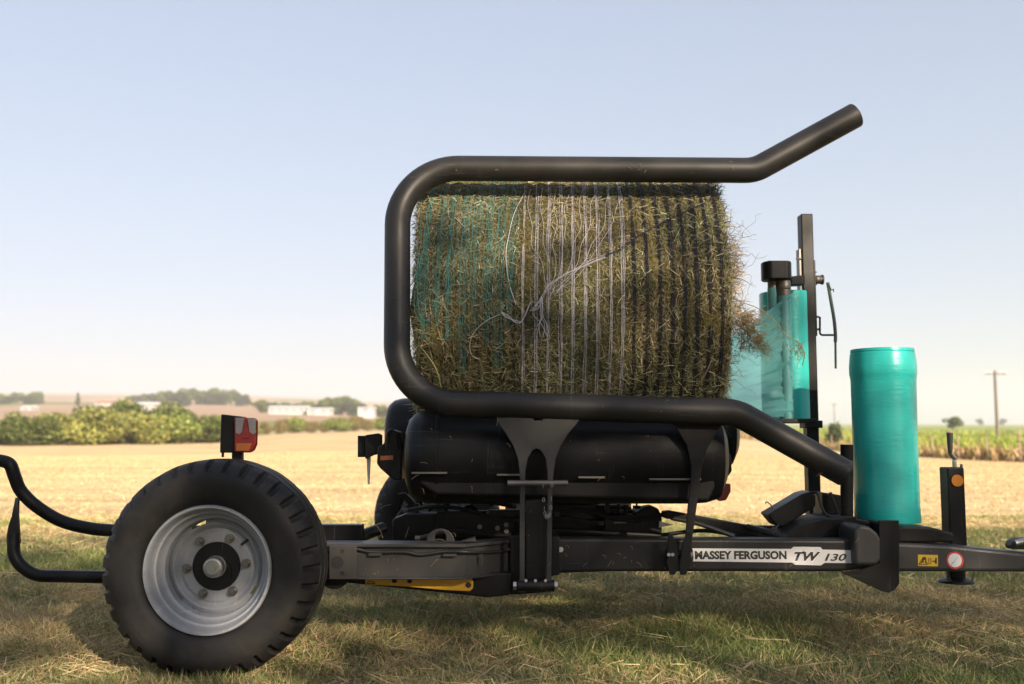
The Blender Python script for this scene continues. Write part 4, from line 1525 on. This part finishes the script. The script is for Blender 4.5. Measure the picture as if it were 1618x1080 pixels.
for pts in ([(640, 806), (690, 800), (740, 806), (800, 822), (870, 818), (950, 826)], [(660, 850), (720, 838), (790, 846), (880, 838), (960, 842), (1040, 846)], [(880, 812), (920, 806), (960, 816), (1000, 822), (1050, 812)], [(1040, 846), (1110, 838), (1180, 846), (1260, 838), (1330, 842)], [(700, 792), (730, 786), (770, 792), (812, 800)]):
    build(MB().tube(spline([P(px, py, YC - 0.14) for px, py in pts], 8), 0.0085, 8), 'hydraulic_hose', M['rubber_hose'], wrap)
    for q in (pts[0], pts[-1]):
        build(MB().cyl(P(q[0] - 4, q[1], YC - 0.14), P(q[0] + 4, q[1], YC - 0.14), 0.0115, 6), 'hose_fitting', M['steel'], wrap)

# rear tail lamp above the wheel
tl = empty('tail_lamp', P(375, 718, 3.62))
tl.parent = wrap
tl.location = P(375, 718, 3.62) - WORLD[wrap.name]
YL = 3.60
build(MB().prism([(349, 654), (383, 658), (383, 715), (347, 715)], YL, 0.06), 'lamp_housing', M['black'], tl, 0.004)
lens_out = [(370, 659), (402, 660), (405, 663), (404, 702), (400, 711), (394, 715), (370, 714)]
build(MB().prism(lens_out, YL - 0.032, 0.03), 'lamp_base', M['red_lens'], tl, 0.005)
build(MB().prism([(372, 660), (386, 660), (382, 683), (378, 686), (372, 684)], YL - 0.0345, 0.004), 'clear_lens', M['clear_lens'], tl, 0.001)
build(MB().prism([(391, 660), (404, 662), (404, 684), (399, 686), (394, 682)], YL - 0.0345, 0.004), 'clear_lens', M['clear_lens'], tl, 0.001)
build(MB().prism([(388.5, 663), (395, 692), (382, 692)], YL - 0.037, 0.005), 'triangle_reflector', M['red_lens'], tl, 0.001)
build(MB().prism([(373, 700), (398, 700), (393, 712), (373, 712)], YL - 0.0345, 0.004), 'amber_lens', M['amber_lens'], tl, 0.001)
build(MB().bpx(366, 714, 382, 730, YL + 0.01, 0.03), 'lamp_stalk', M['black'], tl, 0.002)
build(MB().bpx(350, 714, 353, 722, YL + 0.01, 0.01), 'lamp_bolt', M['black'], tl)

# tube hoop at the rear
hp = spline([P(-70, 728, 3.92), P(-20, 727, 3.92), P(3, 728, 3.92), P(16, 734, 3.92), P(23, 752, 3.93), P(33, 775, 3.95), P(57, 799, 3.97), P(95, 822, 4.0), P(140, 834, 4.0), P(190, 838, 4.0), P(330, 840, 4.0), P(570, 841, 4.0)], 8)
build(MB().tube(hp, 0.0245, 20), 'rear_hoop', M['black_gloss'], wrap)
build(MB().bpx(470, 829, 572, 854, 3.96, 0.06), 'hoop_sleeve', M['black_gloss'], wrap, 0.004)
lo_ = fillet([P(22, 842, 3.95), P(21, 884, 3.95), P(54, 909.5, 3.95), P(420, 916, 3.95)], [0.10, 0.12], 8)
build(MB().tube(lo_, 0.024, 18), 'lower_tube', M['black_gloss'], wrap)
# flat twisted strap between the tubes
sp_ = []
sf = []
st_pts = [(28, 786, 2.5, 0.4), (26, 800, 3.5, 0.5), (24.5, 815, 5, 0.7), (22.5, 830, 8, 0.9), (21.5, 846, 10, 1.0), (22, 858, 10.3, 1.0)]
for i, (px, py, hw, tw) in enumerate(st_pts):
    a_ = P(px - hw, py, 3.95 + 0.02 * (1 - tw))
    b_ = P(px + hw, py, 3.95 - 0.02 * (1 - tw))
    sp_ += [a_ + Vector((0, -0.006, 0)), b_ + Vector((0, -0.006, 0)), b_ + Vector((0, 0.006, 0)), a_ + Vector((0, 0.006, 0))]
    if i:
        o0, o1 = (i - 1) * 4, i * 4
        for k in range(4):
            k2 = (k + 1) % 4
            sf.append((o0 + k, o0 + k2, o1 + k2, o1 + k))
build(MB().add(sp_, sf, True), 'strap', M['black'], wrap)

# ------------------------------------------------------------------ spare film roll
RB = P(1403, 824, 4.25)
RT = P(1393, 552, 4.25)
sr = empty('film_roll', (RB.x, 4.25, RB.z))
tag(sr, 'upright spare roll of teal stretch film standing on the drawbar end', 'film roll', 'teal film rolls')
hR = RT.z - RB.z
rR = 0.1335
prof = [(0.04, 0.004), (rR - 0.003, 0.0), (rR, 0.006), (rR - 0.002, 0.10 * hR), (rR - 0.001, 0.3 * hR), (rR - 0.0015, 0.5 * hR), (rR - 0.001, 0.7 * hR), (rR, 0.815 * hR), (rR + 0.0015, 0.835 * hR), (rR + 0.0045, 0.855 * hR), (rR + 0.0045, 0.90 * hR), (rR + 0.001, 0.95 * hR), (rR - 0.001, 0.975 * hR), (rR - 0.0045, 0.979 * hR), (rR - 0.002, 0.985 * hR), (rR - 0.004, hR), (rR - 0.02, hR + 0.001), (0.042, hR - 0.002), (0.040, hR - 0.03)]
mb = MB().lathe(prof, (0, 0, 0), 'Z', 96)
lean = math.atan2((RT.x - RB.x), hR) * 0.25
nvx = []
for p in mb.v:
    a = math.atan2(p[1], p[0])
    k = noise.noise(Vector((math.cos(a) * 1.4, math.sin(a) * 1.4, p[2] * 2.2))) * 0.004 + noise.noise(Vector((math.cos(a) * 6, math.sin(a) * 6, p[2] * 9 + 4))) * 0.0008
    r_ = math.hypot(p[0], p[1])
    s_ = (r_ + k) / r_ if r_ > 0.1 else 1
    nvx.append((RB.x + p[0] * s_ + lean * p[2], 4.25 + p[1] * s_, RB.z + p[2]))
mb.v = nvx
build(mb, 'film_body', M['film_roll'], sr)
build(MB().lathe([(0.040, 0.0), (0.040, hR + 0.004), (0.034, hR + 0.004), (0.034, 0.0)], (RB.x + lean * hR * .5, 4.25, RB.z), 'Z', 32), 'core', plain('cardboard_core', (0.30, 0.21, 0.13), 0.8), sr)

# ------------------------------------------------------------------ mounted roll with its stretched film
mr_ = P(1249, 560, 4.74)
fr = empty('film_roll', (mr_.x, 4.76, P(0, 662, 4.7).z))
tag(fr, 'teal film roll on the mast with clear blue film pulled to the bale', 'film roll', 'teal film rolls')
z0_, z1_ = P(0, 662, 4.65).z, P(0, 456, 4.65).z
build(MB().lathe([(0.04, 0.0), (0.122, 0.0), (0.125, 0.004), (0.1245, 0.3), (0.125, z1_ - z0_ - 0.004), (0.122, z1_ - z0_), (0.04, z1_ - z0_)], (mr_.x, 4.80, z0_), 'Z', 64), 'film_body', M['film_roll'], fr)
# stretched sheet: from the front roller to the bale end, with pleats
rows_, cols_ = 40, 44
sv, sf = [], []
for j in range(cols_ + 1):
    t_ = j / cols_
    xr_ = P(1251, 560, YR).x
    top_r, bot_r = P(1251, 464, YR).z, P(1251, 658, YR).z
    xe, Ye = 0.835, 4.62
    top_e, bot_e = 1.20, 0.86
    xx = xr_ * (1 - t_) + xe * t_
    yy = (YR + 0.0) * (1 - t_) + Ye * t_
    tz = top_r * (1 - t_) + top_e * t_ - 0.02 * math.sin(t_ * math.pi)
    bz = bot_r * (1 - t_) + bot_e * t_ + 0.02 * math.sin(t_ * math.pi)
    for i in range(rows_ + 1):
        s_ = i / rows_
        zz = tz * (1 - s_) + bz * s_
        ripple = 0.0055 * math.sin(s_ * 40 + 5 * t_ + 2.5 * math.sin(s_ * 9)) * (0.3 + t_) + 0.003 * math.sin(s_ * 95 - 9 * t_) + 0.010 * noise.noise(Vector((t_ * 3, s_ * 7, 1.3))) + 0.02 * math.exp(-((s_ - 0.86 + 0.25 * t_) / 0.035) ** 2) * math.sin(math.pi * min(1, t_ * 1.6)) * (1 if t_ < 0.62 else 0)
        sv.append((xx, yy - ripple, zz))
for j in range(cols_):
    for i in range(rows_):
        a = j * (rows_ + 1) + i
        sf.append((a, a + 1, a + rows_ + 2, a + rows_ + 1))
build(MB().add(sv, sf, True), 'film_sheet', M['film'], fr)
# one layer of film round the roller, where it leaves the sheet
build(MB().lathe([(0.0295, 0.0), (0.0295, P(0, 466, YR).z - z0_)], (r2.x, YR + 0.03, z0_), 'Z', 28), 'film_wrap', M['film'], fr)
build(MB().lathe([(0.0275, 0.0), (0.0275, P(0, 452, YR).z - z0_)], (r1.x, YR + 0.06, z0_), 'Z', 28), 'film_wrap', M['film'], fr)

# ------------------------------------------------------------------ hay bale
BY, BZ, BR = 4.48, 1.386, 0.613
BX0, BX1 = -0.390, 0.864
bale = empty('hay_bale', ((BX0 + BX1) / 2, BY, BZ - BR))
tag(bale, 'round hay bale bound with teal, white and dark net strands', 'hay bale')


NST = 25
PITCH = (BX1 - BX0 - 0.035) / NST
RIB0 = BX0 + 0.02 + 0.5 * PITCH                     # first strand; a groove lies under every strand


def hay_mat():
    m = bpy.data.materials.new('hay_body')
    t, b, out = nt(m)
    n1 = noise_n(t, 55, 6, 0.7, stretch=(1.6, 1, 1))
    n2 = noise_n(t, 6, 3, 0.6)
    n3 = noise_n(t, 220, 2, 0.6)
    c1 = ramp(t, n1, [(0.30, (0.030, 0.026, 0.010)), (0.48, (0.11, 0.092, 0.036)), (0.62, (0.22, 0.18, 0.075)), (0.80, (0.34, 0.27, 0.14))])
    c2 = mixc(t, ramp(t, n2, [(0.4, (0, 0, 0)), (0.65, (1, 1, 1))]), c1, (0.09, 0.095, 0.03))
    mx = t.nodes.new('ShaderNodeMix')
    mx.data_type = 'RGBA'
    mx.inputs[0].default_value = 0.35
    t.links.new(c1, mx.inputs[6])
    t.links.new(c2, mx.inputs[7])
    t.links.new(mx.outputs[2], b.inputs['Base Color'])
    b.inputs['Roughness'].default_value = 0.85
    b.inputs['Specular IOR Level'].default_value = 0.15
    bump(t, b, n1, 0.9, 0.02)
    return m


na, nl = 160, 60
vv, ff = [], []
prof = [(0.0, BX0 + 0.015), (0.25, BX0 + 0.01), (0.45, BX0 + 0.008), (BR - 0.035, BX0 + 0.004), (BR - 0.012, BX0 + 0.018), (BR, BX0 + 0.05)]
prof += [(BR, BX0 + 0.05 + (BX1 - BX0 - 0.1) * i / 40) for i in range(1, 41)]
prof += [(BR - 0.008, BX1 - 0.025), (BR - 0.03, BX1 - 0.004), (0.45, BX1 + 0.012), (0.25, BX1 + 0.015), (0.0, BX1 + 0.01)]
mb = MB().lathe(prof, (0, BY, BZ), 'X', na)
nvx = []
for p in mb.v:
    q = Vector((p[0], p[1] - BY, p[2] - BZ))
    r_ = math.hypot(q.y, q.z)
    k = 0.016 * noise.noise(q * 5.0) + 0.008 * noise.noise(q * 17) - 0.0065 * math.cos(2 * math.pi * (q.x - RIB0) / PITCH)
    if r_ > 0.3:
        s_ = (r_ + k) / r_
        q.y *= s_
        q.z *= s_
    else:
        q.x += k
    q.x += 0.02 * noise.noise(q * 6 + Vector((9, 0, 0))) * (1 if (p[0] < BX0 + 0.03 or p[0] > BX1 - 0.03) else 0)
    nvx.append((q.x, q.y + BY, q.z + BZ))
mb.v = nvx
build(mb, 'hay_core', hay_mat(), bale)

HAYC = [(0.29, 0.265, 0.17), (0.17, 0.18, 0.10), (0.23, 0.21, 0.135), (0.135, 0.145, 0.075), (0.42, 0.39, 0.29), (0.17, 0.13, 0.09)]
HAYW = [4, 4, 4, 3, 2, 1.5]


def hay_layer(n, xs, ang, rad, nrm_lift, lmin, lmax, wid):
    rad = rad - 0.0065 * np.cos(2 * np.pi * (xs - RIB0) / PITCH)
    rd = np.stack([np.zeros(n), np.cos(ang), np.sin(ang)], 1)
    tg = np.stack([np.zeros(n), -np.sin(ang), np.cos(ang)], 1)
    ax = np.tile(np.array([1.0, 0, 0]), (n, 1))
    base = np.stack([xs, BY + rad * np.cos(ang), BZ + rad * np.sin(ang)], 1)
    th = RNG.uniform(0, 2 * np.pi, n)
    d = tg * np.cos(th)[:, None] + ax * np.sin(th)[:, None] + rd * (nrm_lift * np.abs(RNG.normal(0, 1, n)))[:, None]
    d /= np.linalg.norm(d, axis=1, keepdims=True)
    L = RNG.uniform(lmin, lmax, n)
    bend = (RNG.normal(0, 0.22, (n, 3)) - rd * 0.25) * L[:, None]
    pt = 0.62 + 0.38 * vnoise(xs, ang * BR, 7, 31) + 0.42 * vnoise(xs, ang * BR, 24, 32)
    hue = vnoise(xs, ang * BR, 4.5, 33)[:, None]
    colr = palette(n, HAYC, HAYW) * pt[:, None] * (np.array([1.12, 0.98, 0.9]) * hue + np.array([0.9, 1.02, 0.95]) * (1 - hue))
    return blades(base, d, bend, L, wid * RNG.uniform(0.6, 1.5, n), np.clip(colr, 0.003, 0.9))


parts_ = []
n = 85000
parts_.append(hay_layer(n, RNG.uniform(BX0 + 0.01, BX1 - 0.01, n), RNG.uniform(R(70), R(300), n), BR + RNG.uniform(-0.004, 0.010, n), 0.15, 0.014, 0.058, 0.0024))
n = 500
parts_.append(hay_layer(n, RNG.uniform(BX0 + 0.01, BX1 - 0.05, n), RNG.uniform(R(70), R(300), n), BR + RNG.uniform(0.002, 0.012, n), 0.12, 0.06, 0.15, 0.0024))
n = 5000
parts_.append(hay_layer(n, RNG.uniform(BX0 + 0.01, BX1 - 0.01, n), RNG.uniform(R(-60), R(70), n), BR + RNG.uniform(-0.004, 0.010, n), 0.15, 0.03, 0.09, 0.004))


def end_hay(n, xe, sgn, r0, r1, a0, a1, out, lmin, lmax, wid, clump=None):
    ang = RNG.uniform(R(a0), R(a1), n)
    rad = np.sqrt(RNG.uniform(r0 * r0, r1 * r1, n))
    base = np.stack([np.full(n, xe) + RNG.normal(0, 0.006, n), BY + rad * np.cos(ang), BZ + rad * np.sin(ang)], 1)
    d = RNG.normal(size=(n, 3)) * np.array([0.35, 1, 1])
    d[:, 0] = sgn * np.abs(d[:, 0] + out)
    d /= np.linalg.norm(d, axis=1, keepdims=True)
    L = RNG.uniform(lmin, lmax, n)
    bend = RNG.normal(0, 0.25, (n, 3)) * L[:, None]
    bend[:, 2] -= 0.2 * L
    return blades(base, d, bend, L, wid * RNG.uniform(0.6, 1.5, n), palette(n, HAYC, HAYW))


parts_.append(end_hay(12000, BX1 - 0.012, 1, 0.15, BR + 0.005, 100, 280, 0.05, 0.02, 0.065, 0.0032))
parts_.append(end_hay(4500, BX0 + 0.01, -1, 0.25, BR + 0.005, 100, 280, 0.12, 0.02, 0.06, 0.0028))
parts_.append(end_hay(160, BX1 - 0.02, 1, 0.3, BR, 130, 250, 0.4, 0.05, 0.10, 0.0022))
# bulging tuft on the right end
n = 800
tt = RNG.uniform(0, 1, n) ** 1.5
lump = np.round(tt * 7) / 7 * 0.6 + tt * 0.4
A_, B_ = np.array(P(1154, 490, 3.99)), np.array(P(1207, 552, 3.97))
base = A_[None] * (1 - lump[:, None]) + B_[None] * lump[:, None] + RNG.normal(0, 1, (n, 3)) * np.array([0.018, 0.03, 0.034]) * (1.15 - 0.75 * tt[:, None])
d = RNG.normal(size=(n, 3)) + np.array([0.7, 0, -0.35])
d /= np.linalg.norm(d, axis=1, keepdims=True)
L = RNG.uniform(0.02, 0.075, n)
parts_.append(blades(base, d, RNG.normal(0, 0.35, (n, 3)) * L[:, None], L, 0.0022 * RNG.uniform(0.6, 1.4, n), palette(n, [(0.42, 0.29, 0.13), (0.34, 0.26, 0.11), (0.26, 0.19, 0.08)], [3, 3, 2])))
# second bulge higher up
n = 700
cen = P(1156, 425, 3.99)
base = np.array(cen)[None] + RNG.normal(0, 1, (n, 3)) * np.array([0.012, 0.05, 0.075])
d = RNG.normal(size=(n, 3)) + np.array([0.6, 0, -0.2])
d /= np.linalg.norm(d, axis=1, keepdims=True)
L = RNG.uniform(0.02, 0.06, n)
parts_.append(blades(base, d, RNG.normal(0, 0.3, (n, 3)) * L[:, None], L, 0.0022 * RNG.uniform(0.6, 1.4, n), palette(n, [(0.42, 0.29, 0.13), (0.34, 0.26, 0.11), (0.22, 0.16, 0.07)], [3, 3, 2])))
off = 0
Vs, Ts, Cs = [], [], []
for v, tr, ct in parts_:
    Vs.append(v)
    Ts.append(tr + off)
    Cs.append(ct)
    off += len(v)
V = np.concatenate(Vs)
bl = WORLD[bale.name]
hm_ = tri_mesh('hay_stalks', V - np.array(bl), np.concatenate(Ts), np.concatenate(Cs), M['hay'])
o = bpy.data.objects.new('hay_stalks', hm_)
COL.objects.link(o)
o.parent = bale
o['kind'] = 'stuff'

# long stalks sticking out
stk = MB()
rr = random.Random(3)
M['stalk'] = plain('dry_stalk', (0.30, 0.22, 0.11), 0.7)


def twig(px, py, qx, qy, r_=0.0012, wob=0.012, Y=3.98):
    a_, b_ = P(px, py, Y), P(qx, qy, Y)
    pts = [a_]
    for i in range(1, 7):
        t_ = i / 7
        pts.append(a_ * (1 - t_) + b_ * t_ + Vector((rr.uniform(-wob, wob), rr.uniform(-wob, wob), rr.uniform(-wob, wob))))
    pts.append(b_)
    stk.tube(spline(pts, 2), r_, 5, rf=lambda s: 1 - 0.5 * s)


for a in ((1160, 385, 1203, 337), (1158, 460, 1200, 398), (1168, 375, 1172, 348), (1165, 405, 1212, 402), (1165, 425, 1196, 452), (1170, 480, 1190, 445), (1160, 500, 1178, 455), (1150, 350, 1160, 330), (1160, 362, 1175, 352), (1158, 570, 1178, 598), (1155, 600, 1195, 622), (1152, 590, 1182, 585), (1160, 560, 1200, 575)):
    twig(*a)
for i in range(7):
    px = rr.uniform(1150, 1168)
    py = rr.uniform(320, 600)
    twig(px, py, px + rr.uniform(8, 42), py + rr.uniform(-25, 25), 0.0009)
for i in range(16):
    px = rr.uniform(650, 660)
    py = rr.uniform(330, 600)
    twig(px, py, px - rr.uniform(4, 14), py + rr.uniform(-15, 15), 0.0009, 0.006, 4.02)
for i in range(75):                        # tangle of the right-hand tuft
    px, py = rr.uniform(1160, 1192), rr.uniform(500, 556)
    twig(px, py, px + rr.uniform(5, 35), py + rr.uniform(-30, 25), 0.0011, 0.02)
# tendril reaching towards the mast
ten = spline([P(1175, 478, 3.98), P(1200, 488, 3.98), P(1225, 508, 3.98), P(1240, 528, 3.98), P(1254, 536, 3.98), P(1266, 546, 3.98), P(1271, 560, 3.98), P(1268, 578, 3.98)], 6)
stk.tube(ten, 0.0018, 6)
for i in range(22):
    px, py = rr.uniform(1250, 1272), rr.uniform(533, 556)
    twig(px, py, px + rr.uniform(-14, 10), py + rr.uniform(5, 26), 0.0012, 0.008)
for i in range(10):
    px, py = rr.uniform(1215, 1250), rr.uniform(505, 535)
    twig(px, py, px + rr.uniform(-14, 10), py + rr.uniform(5, 30), 0.0009, 0.008)
build(stk, 'loose_stalks', M['stalk'], bale)['kind'] = 'stuff'

# net strands round the bale
M['net_teal'] = plain('teal_net', (0.06, 0.24, 0.22), 0.45)
M['net_white'] = plain('white_net', (0.50, 0.48, 0.53), 0.45)
M['net_dark'] = plain('dark_net', (0.022, 0.022, 0.032), 0.45)


def bale_hit(px, py, off=0.008):
    """point on the bale's round side seen at that pixel"""
    o_ = Vector((0, 0, CAM_H))
    d = P(px, py, 1.0) - o_
    oy, oz = o_.y - BY, o_.z - BZ
    a = d.y ** 2 + d.z ** 2
    b = 2 * (oy * d.y + oz * d.z)
    c_ = oy * oy + oz * oz - (BR + off) ** 2
    ds = b * b - 4 * a * c_
    t_ = (-b - math.sqrt(max(ds, 0))) / (2 * a)
    return o_ + d * t_


def strand(x, mat, r_, fibres, a0, a1, wob, lean, spread, off=0.010):
    mb = MB()
    for f in range(fibres):
        pts = []
        dx = rr.uniform(-spread, spread)
        w_ = rr.uniform(0, 50)
        ns = 70
        for i in range(ns + 1):
            t_ = i / ns
            a = R(a0 + (a1 - a0) * t_)
            k = noise.noise(Vector((w_, a * 7, x * 20))) * wob + noise.noise(Vector((w_ + 9, a * 22, x * 20))) * wob * 0.5
            up = math.sin(a)
            xx = x + dx + k + lean * max(0, up) ** 1.5
            rr_ = BR + off + 0.006 * noise.noise(Vector((w_ + 3, a * 9, 0)))
            pts.append((xx, BY + rr_ * math.cos(a), BZ + rr_ * math.sin(a)))
        mb.tube(pts, r_, 4, caps=False)
    return build(mb, 'net_strand', mat, bale)


nst = NST
for i in range(nst):
    t_ = (i + 0.5) / nst
    x_ = BX0 + 0.02 + (BX1 - BX0 - 0.035) * t_
    if t_ < 0.335:
        strand(x_, M['net_teal'], 0.0006, 9, 75, rr.uniform(190, 214), 0.010, 0.035, 0.018, 0.0095)
    elif t_ < 0.70:
        strand(x_, M['net_white'], 0.0008, 6, 70, 285, 0.0045, 0.020, 0.007, 0.0085)
    else:
        strand(x_, M['net_dark'], 0.0013, 8, 70, 290, 0.006, 0.006, 0.006, 0.009)
for i in range(9):                          # thin dark strands that show below the torn teal net
    strand(BX0 + 0.03 + i * 0.046, M['net_dark'], 0.0011, 2, 170, 285, 0.006, 0.0, 0.004, 0.006)


def loose(pts, mat, r_=0.0017, n_=1, jit=3.0):
    mb = MB()
    for f in range(n_):
        q = [bale_hit(px + rr.uniform(-jit, jit), py + rr.uniform(-jit, jit), 0.014 + 0.004 * rr.random()) for px, py in pts]
        mb.tube(spline(q, 5), r_, 4, caps=False)
    build(mb, 'torn_strand', mat, bale)


loose([(1140, 305), (1100, 327), (1050, 350), (1010, 372), (980, 393), (955, 404)], M['net_dark'], 0.0008, 5, 2.5)
loose([(955, 404), (930, 416), (905, 428), (885, 438), (868, 453), (856, 470), (848, 485), (840, 492)], M['net_white'], 0.0008, 5, 3.0)
for tp in ((838, 300), (858, 298), (880, 300), (900, 300), (922, 300), (942, 302), (962, 305), (980, 312)):
    mx_ = 0.45 * tp[0] + 0.55 * 875
    loose([tp, (tp[0] - 6, 325), (tp[0] * 0.8 + 0.2 * mx_, 355), (tp[0] * 0.55 + 0.45 * mx_ - 6, 385), (mx_ * 0.8 + 0.2 * tp[0], 412), (mx_ * 0.75 + 0.25 * 868, 440), (868 + rr.uniform(-8, 12), 462 + rr.uniform(-8, 8))], M['net_white'], 0.0008, 1, 3.0)
loose([(830, 300), (812, 335), (803, 375), (798, 405), (803, 445), (815, 482)], M['net_white'], 0.0013, 1, 1.5)
for a in range(6):
    loose([(856, 470), (850 + rr.uniform(-8, 10), 495), (853 + rr.uniform(-10, 12), 512), (855 + rr.uniform(-14, 16), 530)], M['net_white'], 0.0013, 1, 3)
loose([(838, 478), (828, 505), (815, 508), (800, 500), (790, 494)], M['net_white'], 0.0014, 3, 3)
loose([(790, 497), (770, 506), (750, 525), (742, 545), (745, 562), (756, 568)], M['net_white'], 0.0011, 1, 1.5)
loose([(664, 400), (660, 440), (658, 480), (664, 505), (680, 505)], M['net_teal'], 0.0009, 4, 4)
for i in range(22):
    px = rr.uniform(668, 822)
    py = rr.uniform(300, 440)
    loose([(px, py), (px - rr.uniform(0, 10), py + 22), (px + rr.uniform(-8, 4), py + 45), (px - rr.uniform(0, 14), py + 70)], M['net_teal'], 0.0007, 1, 2.5)

# ------------------------------------------------------------------ straw scattered over the machine and ground
n = 900
x = RNG.uniform(-2.4, 2.8, n)
y = RNG.uniform(3.0, 5.5, n)
a = RNG.uniform(0, 2 * np.pi, n)
d = np.stack([np.cos(a), np.sin(a), RNG.normal(0, 0.15, n)], 1)
L = RNG.uniform(0.06, 0.22, n)
bs = np.stack([x, y, RNG.uniform(0.02, 0.06, n)], 1)
v, tr, ct = blades(bs, d, RNG.normal(0, 0.10, (n, 3)) * L[:, None] * np.array([1, 1, 0.25]), L, 0.0028 * RNG.uniform(0.6, 1.3, n), palette(n, [(0.50, 0.42, 0.26), (0.40, 0.31, 0.16), (0.34, 0.30, 0.14)], [3, 3, 2]))
o = bpy.data.objects.new('loose_straw', tri_mesh('loose_straw', v, tr, ct, M['straw']))
COL.objects.link(o)
tag(o, 'loose pale straw lying on the grass around the machine', 'straw', kind='stuff')
mb = MB()
spots = [(595, 830, 605, 850, 3.74), (600, 803, 618, 797, 3.84), (680, 895, 692, 883, 3.735), (786, 662, 785, 672, YT), (800, 700, 806, 706, YT), (667, 771, 670, 780, 3.83), (650, 757, 662, 750, 3.83), (1006, 888, 1014, 896, YB - .01), (960, 895, 966, 886, YB - .01), (921, 895, 927, 890, YB - .01), (1350, 858, 1358, 850, YB - .06), (1247, 895, 1257, 888, YB - .01), (1290, 752, 1300, 747, 3.68), (688, 852, 704, 855, 3.72), (664, 731, 676, 733, 3.83), (744, 768, 746, 774, 3.83), (1096, 895, 1097, 893, YB - .01), (870, 888, 866, 894, YT), (720, 848, 716, 841, 3.74), (640, 850, 646, 832, 3.74)]
for i in range(46):
    zone = rr.choice([(660, 670, 780, 780, 3.825), (900, 670, 1090, 770, 3.79), (880, 855, 1050, 900, YB - .008), (640, 622, 1120, 652, 3.73), (720, 255, 1160, 275, 3.90), (570, 866, 730, 908, YA - .008), (1430, 862, 1600, 898, YD - .008), (830, 800, 866, 930, YT + .08)])
    x0, y0 = rr.uniform(zone[0], zone[2]), rr.uniform(zone[1], zone[3])
    spots.append((x0, y0, x0 + rr.uniform(-6, 6), y0 + rr.uniform(-5, 5), zone[4]))
for x0, y0, x1, y1, Y_ in spots:
    a_, b_ = P(x0, y0, Y_), P(x1, y1, Y_)
    mb.tube(spline([a_, (a_ + b_) / 2 + Vector((0.002, -0.003, 0.004)), b_], 3), 0.0006, 5)
build(mb, 'straw_bits', M['stalk'], wrap)['kind'] = 'stuff'
tend = MB().tube(spline([bale_hit(662, 545), P(676, 562, 3.74), P(690, 585, 3.71), P(697, 612, 3.715)], 6), 0.0022, 6)
build(tend, 'hanging_stalk', plain('green_stalk', (0.28, 0.25, 0.08), 0.7), bale)


# ------------------------------------------------------------------ the air
hz = MB().box((-2600, -85, -40), (2600, 2900, 120))
hme = bpy.data.meshes.new('haze')
hme.from_pydata(hz.v, [], hz.f)
hm = bpy.data.materials.new('haze_air')
hm.use_nodes = True
ht = hm.node_tree
ht.nodes.clear()
ho = ht.nodes.new('ShaderNodeOutputMaterial')
hv = ht.nodes.new('ShaderNodeVolumePrincipled')
hv.inputs['Color'].default_value = (0.90, 0.93, 1.0, 1)
hv.inputs['Density'].default_value = 0.0004
hv.inputs['Anisotropy'].default_value = 0.2
ht.links.new(hv.outputs[0], ho.inputs['Volume'])
hme.materials.append(hm)
haze = bpy.data.objects.new('haze', hme)
COL.objects.link(haze)
haze['kind'] = 'stuff'
